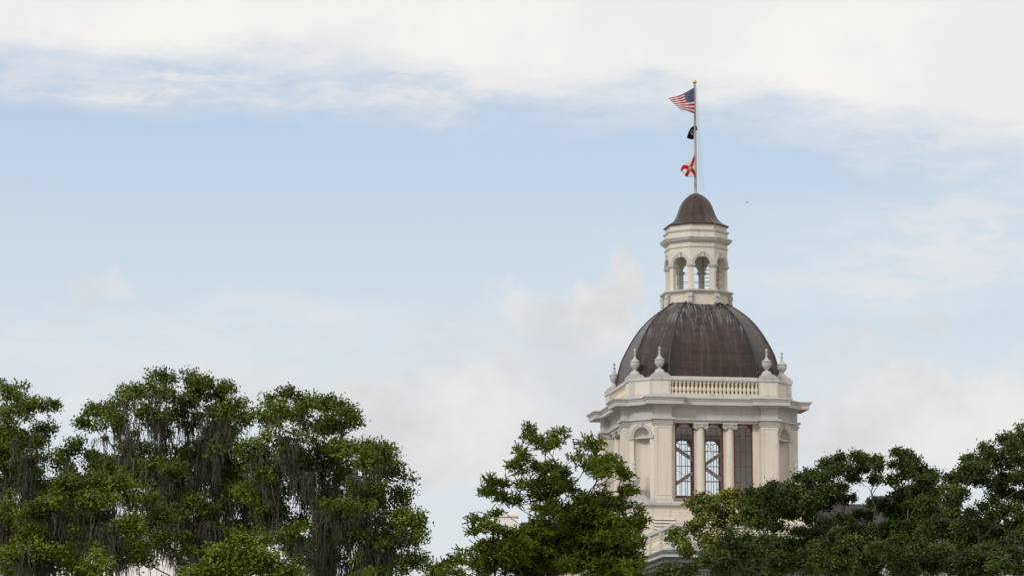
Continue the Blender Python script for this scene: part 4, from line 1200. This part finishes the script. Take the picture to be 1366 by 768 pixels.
    V[:, 1] = S + side * Wd * 0.5 + fold - D * L * 0.05; V[:, 3] = S - side * Wd * 0.5 + fold - D * L * 0.05
    tint = np.clip(0.45 * rng.random(n) + 0.55 * ct, 0, 1)
    np_mesh('crown', (V.reshape(-1, 3) - b0), 4, leafm, root, attrs={'tint': np.repeat(tint, 4)})
    # ---- spanish moss hung from the branches
    if moss > 0:
        z_top = clumps[:, 2].max()
        cand = np.nonzero((np.arange(nP) > k) & (rad < 0.16) & (rad > 0.0088))[0]
        wts = np.ones(len(cand))
        if moss_rows is not None:
            for q, i in enumerate(cand):
                p = P[i]; kx = p[1] / 1.0
                u = 683 + F_PX * p[0] / (p[1] * CP + (p[2] - CAM_Z) * SP); w_ = 0.06
                vv = 384 - F_PX * ((p[2] - CAM_Z) * CP - p[1] * SP) / (p[1] * CP + (p[2] - CAM_Z) * SP)
                for mu, mv, ru, rv, wt_ in moss_rows:
                    w_ = max(w_, wt_ * math.exp(-(((u - mu) / ru) ** 2 + ((vv - mv) / rv) ** 2)))
                wts[q] = w_
        nb = int(moss); ch = rng.choice(cand, size=min(nb, len(cand) * 3), p=wts / wts.sum())
        quads = []; tints = []
        for i in ch:
            p = P[i]; ns = rng.integers(8, 28); Lb = rng.uniform(0.25, 1.05) * rng.uniform(0.6, 1.25); wb = rng.uniform(0.06, 0.30)
            tcl = rng.random()
            dirb = unit(rng.normal(size=3) * np.array([1, 1, 0.15]))
            for s in range(ns):
                o = p + dirb * rng.normal(0, wb) + rng.normal(0, 0.035, 3) * np.array([1, 1, 0.5])
                ln = Lb * rng.uniform(0.15, 1.0) ** 1.3; m = 7
                zz_ = np.linspace(0, 1, m + 1)[:, None]
                drift = rng.normal(0, 0.05, 2); wob = np.cumsum(rng.normal(0, 0.017, (m + 1, 2)), axis=0)
                ctr = np.zeros((m + 1, 3)); ctr[:, :2] = wob + zz_ * drift; ctr[:, 2] = -zz_[:, 0] * ln; ctr += o
                a = rng.uniform(0, PI); sd_ = np.array([math.cos(a), math.sin(a), 0])
                w_ = (rng.uniform(0.006, 0.017) * (1.0 - 0.75 * zz_ ** 1.5)) * (1 + 0.5 * rng.random((m + 1, 1)))
                l_ = ctr - sd_ * w_; r_ = ctr + sd_ * w_
                quads.append(np.stack([l_[:-1], r_[:-1], r_[1:], l_[1:]], axis=1)); tints.append(np.full(m * 4, np.clip(0.6 * tcl + 0.4 * rng.random(), 0, 1)))
        np_mesh('spanish_moss', np.vstack(quads).reshape(-1, 3) - b0, 4, MOSS, root, attrs={'tint': np.concatenate(tints)})
    return root, n

def zl(pts, x0, y0, s): return [(x0 + p[0] / s, y0 + p[1] / s, p[2] / s, p[3] / s, *p[4:]) for p in pts]
TOT = 0
G_OAK = 'moss hung oaks at the left'
# oak cut by the left edge
_, n_ = tree('live_oak', 'dark oak cut off by the left edge with a sparse spray at its top', 'tree', G_OAK, 94,
     [(14, 528, 26, 22), (42, 545, 26, 18), (8, 560, 34, 24), (66, 543, 13, 7), (58, 577, 18, 9), (34, 590, 34, 16), (10, 612, 30, 20), (72, 620, 40, 22), (104, 603, 34, 18), (128, 618, 26, 16), (100, 640, 46, 26), (40, 640, 46, 28),
      (10, 680, 42, 34), (60, 680, 44, 30), (-40, 600, 50, 60), (-40, 700, 50, 60), (20, 740, 50, 34), (140, 650, 30, 26), (90, 720, 46, 30)], 18, OAKLEAF, BARK, 11, trunk_r=0.42, fork_v=800, moss=520, airy=0.40, fill=((0, 150, 620, 765, 20, .6, 2.6), (0, 40, 560, 640, 4, .3, 1.5)), moss_rows=[(10, 690, 70, 60, 1), (110, 660, 40, 40, .8), (40, 600, 40, 30, .3)])
TOT += n_
# tall oak draped in moss
_, n_ = tree('live_oak', 'tallest oak at the left, its open crown draped in long grey moss', 'tree', G_OAK, 92,
     [(212, 506, 24, 11), (196, 520, 24, 12), (176, 528, 22, 14), (222, 528, 26, 16), (160, 545, 24, 12), (132, 552, 22, 9), (118, 565, 20, 12), (150, 566, 26, 12), (258, 508, 15, 11), (268, 520, 20, 14), (284, 530, 16, 10), (300, 520, 9, 6), (250, 540, 26, 15),
      (300, 550, 22, 14), (318, 545, 14, 12), (326, 566, 12, 16), (206, 556, 40, 18), (260, 562, 40, 20), (300, 580, 26, 12), (180, 600, 30, 10), (240, 606, 40, 14), (290, 604, 40, 16), (320, 620, 22, 14), (212, 632, 50, 20), (272, 640, 50, 24), (170, 640, 30, 20), (310, 660, 40, 26), (250, 680, 40, 20), (200, 680, 30, 16), (290, 710, 34, 20), (230, 730, 40, 24)],
     262, OAKLEAF, BARK, 23, trunk_r=0.48, fork_v=735, moss=1300, airy=0.36, dens=0.95, fill=((150, 350, 610, 765, 24, .8, 3.0), (200, 300, 550, 620, 4, .5, 1.5)), moss_rows=[(205, 560, 60, 40, .9), (290, 590, 50, 50, .9), (240, 640, 90, 50, 1), (280, 690, 70, 60, 1), (130, 570, 30, 20, .8), (320, 575, 15, 20, .5)])
TOT += n_
# broad round oak on the right of the group
_, n_ = tree('live_oak', 'broad round oak right of the tall mossy one, leafy down to the frame bottom', 'tree', G_OAK, 88,
     [(392, 530, 22, 12), (368, 545, 24, 16), (412, 540, 28, 14), (444, 545, 22, 12), (462, 552, 12, 8), (355, 560, 24, 16), (395, 562, 44, 22), (440, 568, 36, 16), (470, 566, 10, 9), (376, 588, 44, 24), (426, 596, 44, 26), (340, 600, 28, 24), (466, 600, 26, 18), (506, 606, 22, 14), (488, 622, 32, 18), (524, 630, 22, 18), (450, 632, 44, 26), (400, 632, 44, 24), (350, 640, 30, 24), (500, 650, 42, 26),
      (536, 655, 22, 22), (460, 672, 44, 24), (412, 668, 40, 20), (516, 684, 40, 22), (548, 694, 22, 16), (556, 716, 16, 16), (500, 716, 40, 22), (534, 728, 32, 20), (450, 712, 44, 24), (556, 752, 22, 20), (500, 754, 50, 24), (430, 752, 40, 24), (394, 716, 26, 18), (350, 680, 24, 20)],
     432, OAKLEAF, BARK, 37, trunk_r=0.5, fork_v=760, moss=760, airy=0.42, dens=1.0, fill=((330, 545, 600, 765, 26, .8, 3.0), (390, 450, 560, 620, 3, .5, 1.5)), moss_rows=[(370, 640, 60, 40, 1), (440, 680, 70, 40, 1), (480, 740, 60, 40, .8), (345, 620, 30, 40, 1)])
TOT += n_
# lighter oak in front
_, n_ = tree('live_oak', 'low yellow-green oak standing in front of the left oaks', 'tree', G_OAK, 80,
     [(120, 646, 44, 14, 0), (160, 650, 36, 14, .4), (92, 656, 34, 16, .2), (70, 672, 30, 16, -.3), (138, 668, 50, 16, -.4), (186, 664, 28, 16, .3), (44, 692, 30, 14, 0), (104, 692, 40, 14, .4), (36, 716, 26, 18, 0), (20, 740, 30, 20), (66, 740, 30, 14), (158, 738, 26, 24), (176, 706, 18, 20), (190, 740, 22, 22), (130, 752, 30, 18), (92, 760, 40, 18), (214, 694, 28, 12)],
     120, OAKLEAF2, BARK, 41, trunk_r=0.34, fork_v=770, moss=220, airy=0.38, moss_rows=[(60, 710, 60, 40, 1), (180, 690, 30, 40, .6)], dens=0.95)
TOT += n_
_, n_ = tree('live_oak', 'small yellow-green crown at the frame bottom before the broad oak', 'tree', G_OAK, 76,
     [(338, 722, 36, 14, 0), (312, 740, 36, 16, 0), (356, 744, 36, 18, 0), (290, 758, 32, 16, 0), (336, 766, 46, 18, 0), (262, 770, 30, 14, 0), (380, 768, 24, 14, 0)], 326, OAKLEAF2, BARK, 43, trunk_r=0.22, fork_v=800)
TOT += n_
# feathery tree in the middle
Fz = [(500, 66, 34, 26), (530, 110, 26, 20), (462, 156, 26, 14), (640, 92, 46, 34), (600, 130, 40, 26), (560, 150, 40, 18), (780, 122, 36, 24), (830, 128, 32, 28), (720, 190, 44, 24), (770, 235, 60, 30), (850, 208, 60, 30), (910, 232, 50, 30), (945, 258, 24, 20), (860, 275, 60, 30), (440, 242, 46, 30), (470, 205, 40, 16), (540, 255, 50, 28), (600, 240, 36, 20),
      (320, 308, 42, 20), (375, 328, 36, 18), (300, 362, 40, 22), (350, 382, 54, 20), (420, 408, 40, 16), (480, 330, 44, 28), (560, 330, 46, 30), (540, 385, 50, 24), (640, 300, 34, 18), (660, 345, 40, 20), (980, 296, 38, 26), (1000, 340, 30, 24), (960, 380, 50, 30), (900, 420, 56, 28), (780, 400, 44, 28), (800, 450, 50, 26), (740, 440, 40, 20), (960, 440, 50, 26), (620, 470, 40, 24), (560, 450, 30, 16),
      (250, 510, 44, 26), (300, 535, 50, 26), (226, 552, 30, 16), (330, 470, 26, 14), (380, 560, 50, 24), (440, 585, 50, 24), (1040, 462, 38, 24), (1064, 500, 32, 24), (1000, 520, 60, 34), (1060, 548, 36, 24), (920, 520, 50, 28), (860, 560, 60, 30), (740, 570, 60, 26), (700, 600, 60, 26), (960, 590, 60, 30), (1030, 610, 50, 26), (820, 620, 60, 30), (460, 620, 40, 26), (400, 650, 60, 30),
      (330, 625, 40, 26), (260, 640, 50, 24), (200, 660, 50, 22), (150, 690, 40, 20), (100, 720, 34, 14), (50, 735, 36, 16), (230, 710, 60, 30), (330, 720, 60, 34), (440, 700, 60, 36), (580, 660, 60, 26), (640, 680, 60, 28), (560, 720, 60, 34), (700, 720, 70, 34), (820, 700, 70, 34), (920, 680, 60, 34), (1010, 670, 50, 26), (980, 730, 50, 26), (880, 760, 60, 26), (120, 760, 60, 20), (20, 765, 40, 14), (1030, 720, 30, 14)]
_, n_ = tree('feathery_tree', 'bright green feathery tree with thin ascending limbs in front of the building', 'tree', None, 108, zl(Fz, 570, 560, 3.694), 740, FEATHER, BARK2, 5, kind='feather', trunk_r=0.26, fork_r=0.11, fork_v=690, fill=((640, 835, 700, 768, 16, .3, 1.8), (660, 720, 690, 740, 4, -.4, .8), (700, 800, 640, 690, 3, .3, 1.2)), dens=1.25, lz=1.35, airy=0.66, shrink=0.25, sub_r=0.32, leaf=(0.105, 0.031), depth=1.5, straight=True, step=0.30)
TOT += n_
# olive tree below the windows
Mz = [(300, 372, 36, 20), (350, 352, 34, 16), (400, 372, 40, 22), (330, 412, 40, 22), (470, 340, 40, 20), (530, 330, 34, 16), (500, 372, 48, 26), (430, 410, 44, 22), (560, 395, 44, 22), (620, 380, 24, 14), (380, 455, 46, 26), (480, 440, 50, 28), (440, 500, 50, 28), (340, 500, 34, 14), (300, 520, 34, 14), (220, 545, 28, 12), (195, 570, 16, 12), (240, 580, 30, 12), (260, 610, 28, 14), (270, 645, 20, 16), (350, 560, 46, 22), (420, 570, 50, 26), (540, 470, 46, 30), (360, 610, 50, 26), (450, 630, 50, 26), (520, 540, 40, 26), (400, 670, 50, 26)]
_, n_ = tree('olive_leaved_tree', 'olive-yellow tree below the tall red windows', 'tree', None, 124, zl(Mz, 850, 580, 4.085), 952, MAGNOLIA, BARK3, 61, kind='magnolia', trunk_r=0.2, fork_v=760, sub_r=0.30, leaf=(0.155, 0.085), depth=0.9, dens=0.85, airy=0.42, fill=((950, 1010, 690, 765, 6, .3, 1.4),))
TOT += n_
G_D = 'dark oaks at the right'
z4 = lambda L: zl(L, 850, 580, 4.085)
z5 = lambda L: zl(L, 1080, 560, 3.692)
D1 = z4([(730, 285, 34, 24), (700, 330, 30, 20), (770, 330, 44, 26), (640, 385, 44, 26), (700, 390, 50, 28), (620, 430, 44, 26), (780, 385, 40, 24), (830, 300, 34, 20), (870, 330, 50, 26), (930, 270, 50, 30), (900, 230, 30, 16), (960, 225, 30, 22), (1030, 180, 30, 20), (1010, 240, 44, 26), (900, 400, 50, 28), (840, 440, 50, 30), (960, 360, 44, 26), (720, 450, 54, 30), (660, 490, 50, 30), (1020, 320, 36, 26), (940, 450, 44, 26), (780, 510, 60, 26)]) + \
     z5([(90, 220, 34, 20), (160, 195, 36, 18), (240, 190, 40, 22), (270, 200, 40, 20), (150, 240, 40, 22), (250, 250, 50, 26), (110, 270, 30, 20), (320, 210, 30, 18), (350, 235, 30, 22), (440, 175, 26, 18), (490, 195, 36, 26), (440, 225, 44, 24), (520, 235, 46, 26), (580, 265, 46, 22), (610, 290, 26, 18), (470, 280, 50, 26), (410, 305, 44, 24), (330, 300, 30, 16), (560, 305, 46, 22), (210, 290, 36, 18), (130, 350, 40, 26), (60, 360, 36, 24), (180, 390, 40, 22), (520, 350, 54, 26), (440, 370, 40, 20),
         (600, 350, 46, 26), (560, 410, 60, 34), (330, 420, 44, 22), (420, 450, 54, 26), (600, 470, 60, 34), (500, 470, 54, 30), (260, 470, 50, 22), (180, 500, 46, 22), (420, 530, 66, 34), (540, 540, 60, 34), (320, 540, 50, 26), (240, 560, 50, 26)])
_, n_ = tree('oak', 'dark green oak whose top rises just right of the domed building', 'tree', G_D, 118, D1, 1150, DARKLEAF, BARK3, 71, trunk_r=0.3, fork_v=775, sub_r=0.27, depth=1.8, airy=0.46, shrink=0.34, leaf=(0.12, 0.072), dens=1.0, fill=((1010, 1240, 700, 765, 11, .6, 2.6), (1210, 1240, 660, 700, 3, .5, 1.6), (1010, 1100, 660, 690, 4, .4, 1.6)))
TOT += n_
D2 = z5([(870, 150, 24, 20), (850, 185, 40, 24), (780, 200, 30, 16), (910, 190, 36, 22), (960, 108, 30, 20), (1010, 100, 26, 18), (1050, 75, 30, 26), (990, 150, 50, 26), (1060, 130, 40, 34), (740, 260, 44, 22), (800, 245, 50, 26), (720, 300, 44, 24), (860, 250, 50, 30), (940, 230, 60, 30), (1030, 210, 60, 36), (820, 305, 54, 26), (900, 310, 50, 24), (980, 300, 60, 32), (1050, 290, 50, 34), (700, 345, 40, 26), (740, 380, 30, 16), (960, 370, 50, 26), (1040, 380, 60, 36), (1000, 440, 60, 30), (900, 400, 30, 18), (860, 440, 40, 20), (700, 410, 44, 26),
         (700, 470, 44, 34), (800, 480, 44, 24), (930, 480, 60, 30), (760, 540, 60, 34), (860, 550, 60, 34), (960, 550, 60, 34), (1050, 500, 60, 40), (1040, 590, 60, 40), (1120, 300, 60, 90), (1120, 500, 60, 90), (660, 560, 50, 34)])
_, n_ = tree('oak', 'dark oak filling the right edge of the photo', 'tree', G_D, 106, D2, 1318, DARKLEAF, BARK3, 83, trunk_r=0.36, fork_v=755, sub_r=0.27, depth=1.6, airy=0.50, shrink=0.36, leaf=(0.112, 0.068), fill=((1260, 1370, 700, 765, 8, .6, 2.5),))
TOT += n_
D3 = z4([(500, 600, 60, 34), (600, 580, 60, 34), (700, 590, 70, 36), (660, 640, 70, 40), (560, 650, 70, 40), (440, 660, 60, 40), (370, 700, 44, 30), (300, 745, 44, 24), (185, 742, 26, 12), (140, 762, 26, 12), (220, 775, 40, 12), (480, 720, 80, 40), (620, 720, 80, 40), (760, 680, 70, 40), (840, 700, 70, 44), (760, 740, 70, 34), (780, 610, 50, 26)]) + \
     z5([(20, 660, 50, 30), (110, 590, 50, 30), (70, 630, 60, 34), (160, 650, 60, 40), (100, 720, 70, 40), (220, 610, 60, 34), (260, 680, 60, 40), (340, 640, 54, 30), (200, 740, 70, 34), (350, 720, 70, 40), (450, 680, 60, 36), (430, 610, 50, 26), (470, 745, 70, 34), (550, 640, 60, 40), (580, 720, 70, 44), (660, 660, 60, 40), (700, 730, 70, 40), (790, 680, 60, 40), (820, 740, 70, 34), (890, 650, 50, 30), (940, 720, 70, 44), (1030, 680, 60, 44), (1060, 750, 60, 34)])
_, n_ = tree('oak', 'low spreading dark oak crown along the frame bottom at the right', 'tree', G_D, 96, D3, 1120, DARKLEAF, BARK3, 97, trunk_r=0.4, fork_v=850, sub_r=0.26, depth=1.4, airy=0.45, leaf=(0.105, 0.066), fill=((930, 1340, 745, 790, 14, .2, 2.0),))
TOT += n_
print('leaves', TOT)
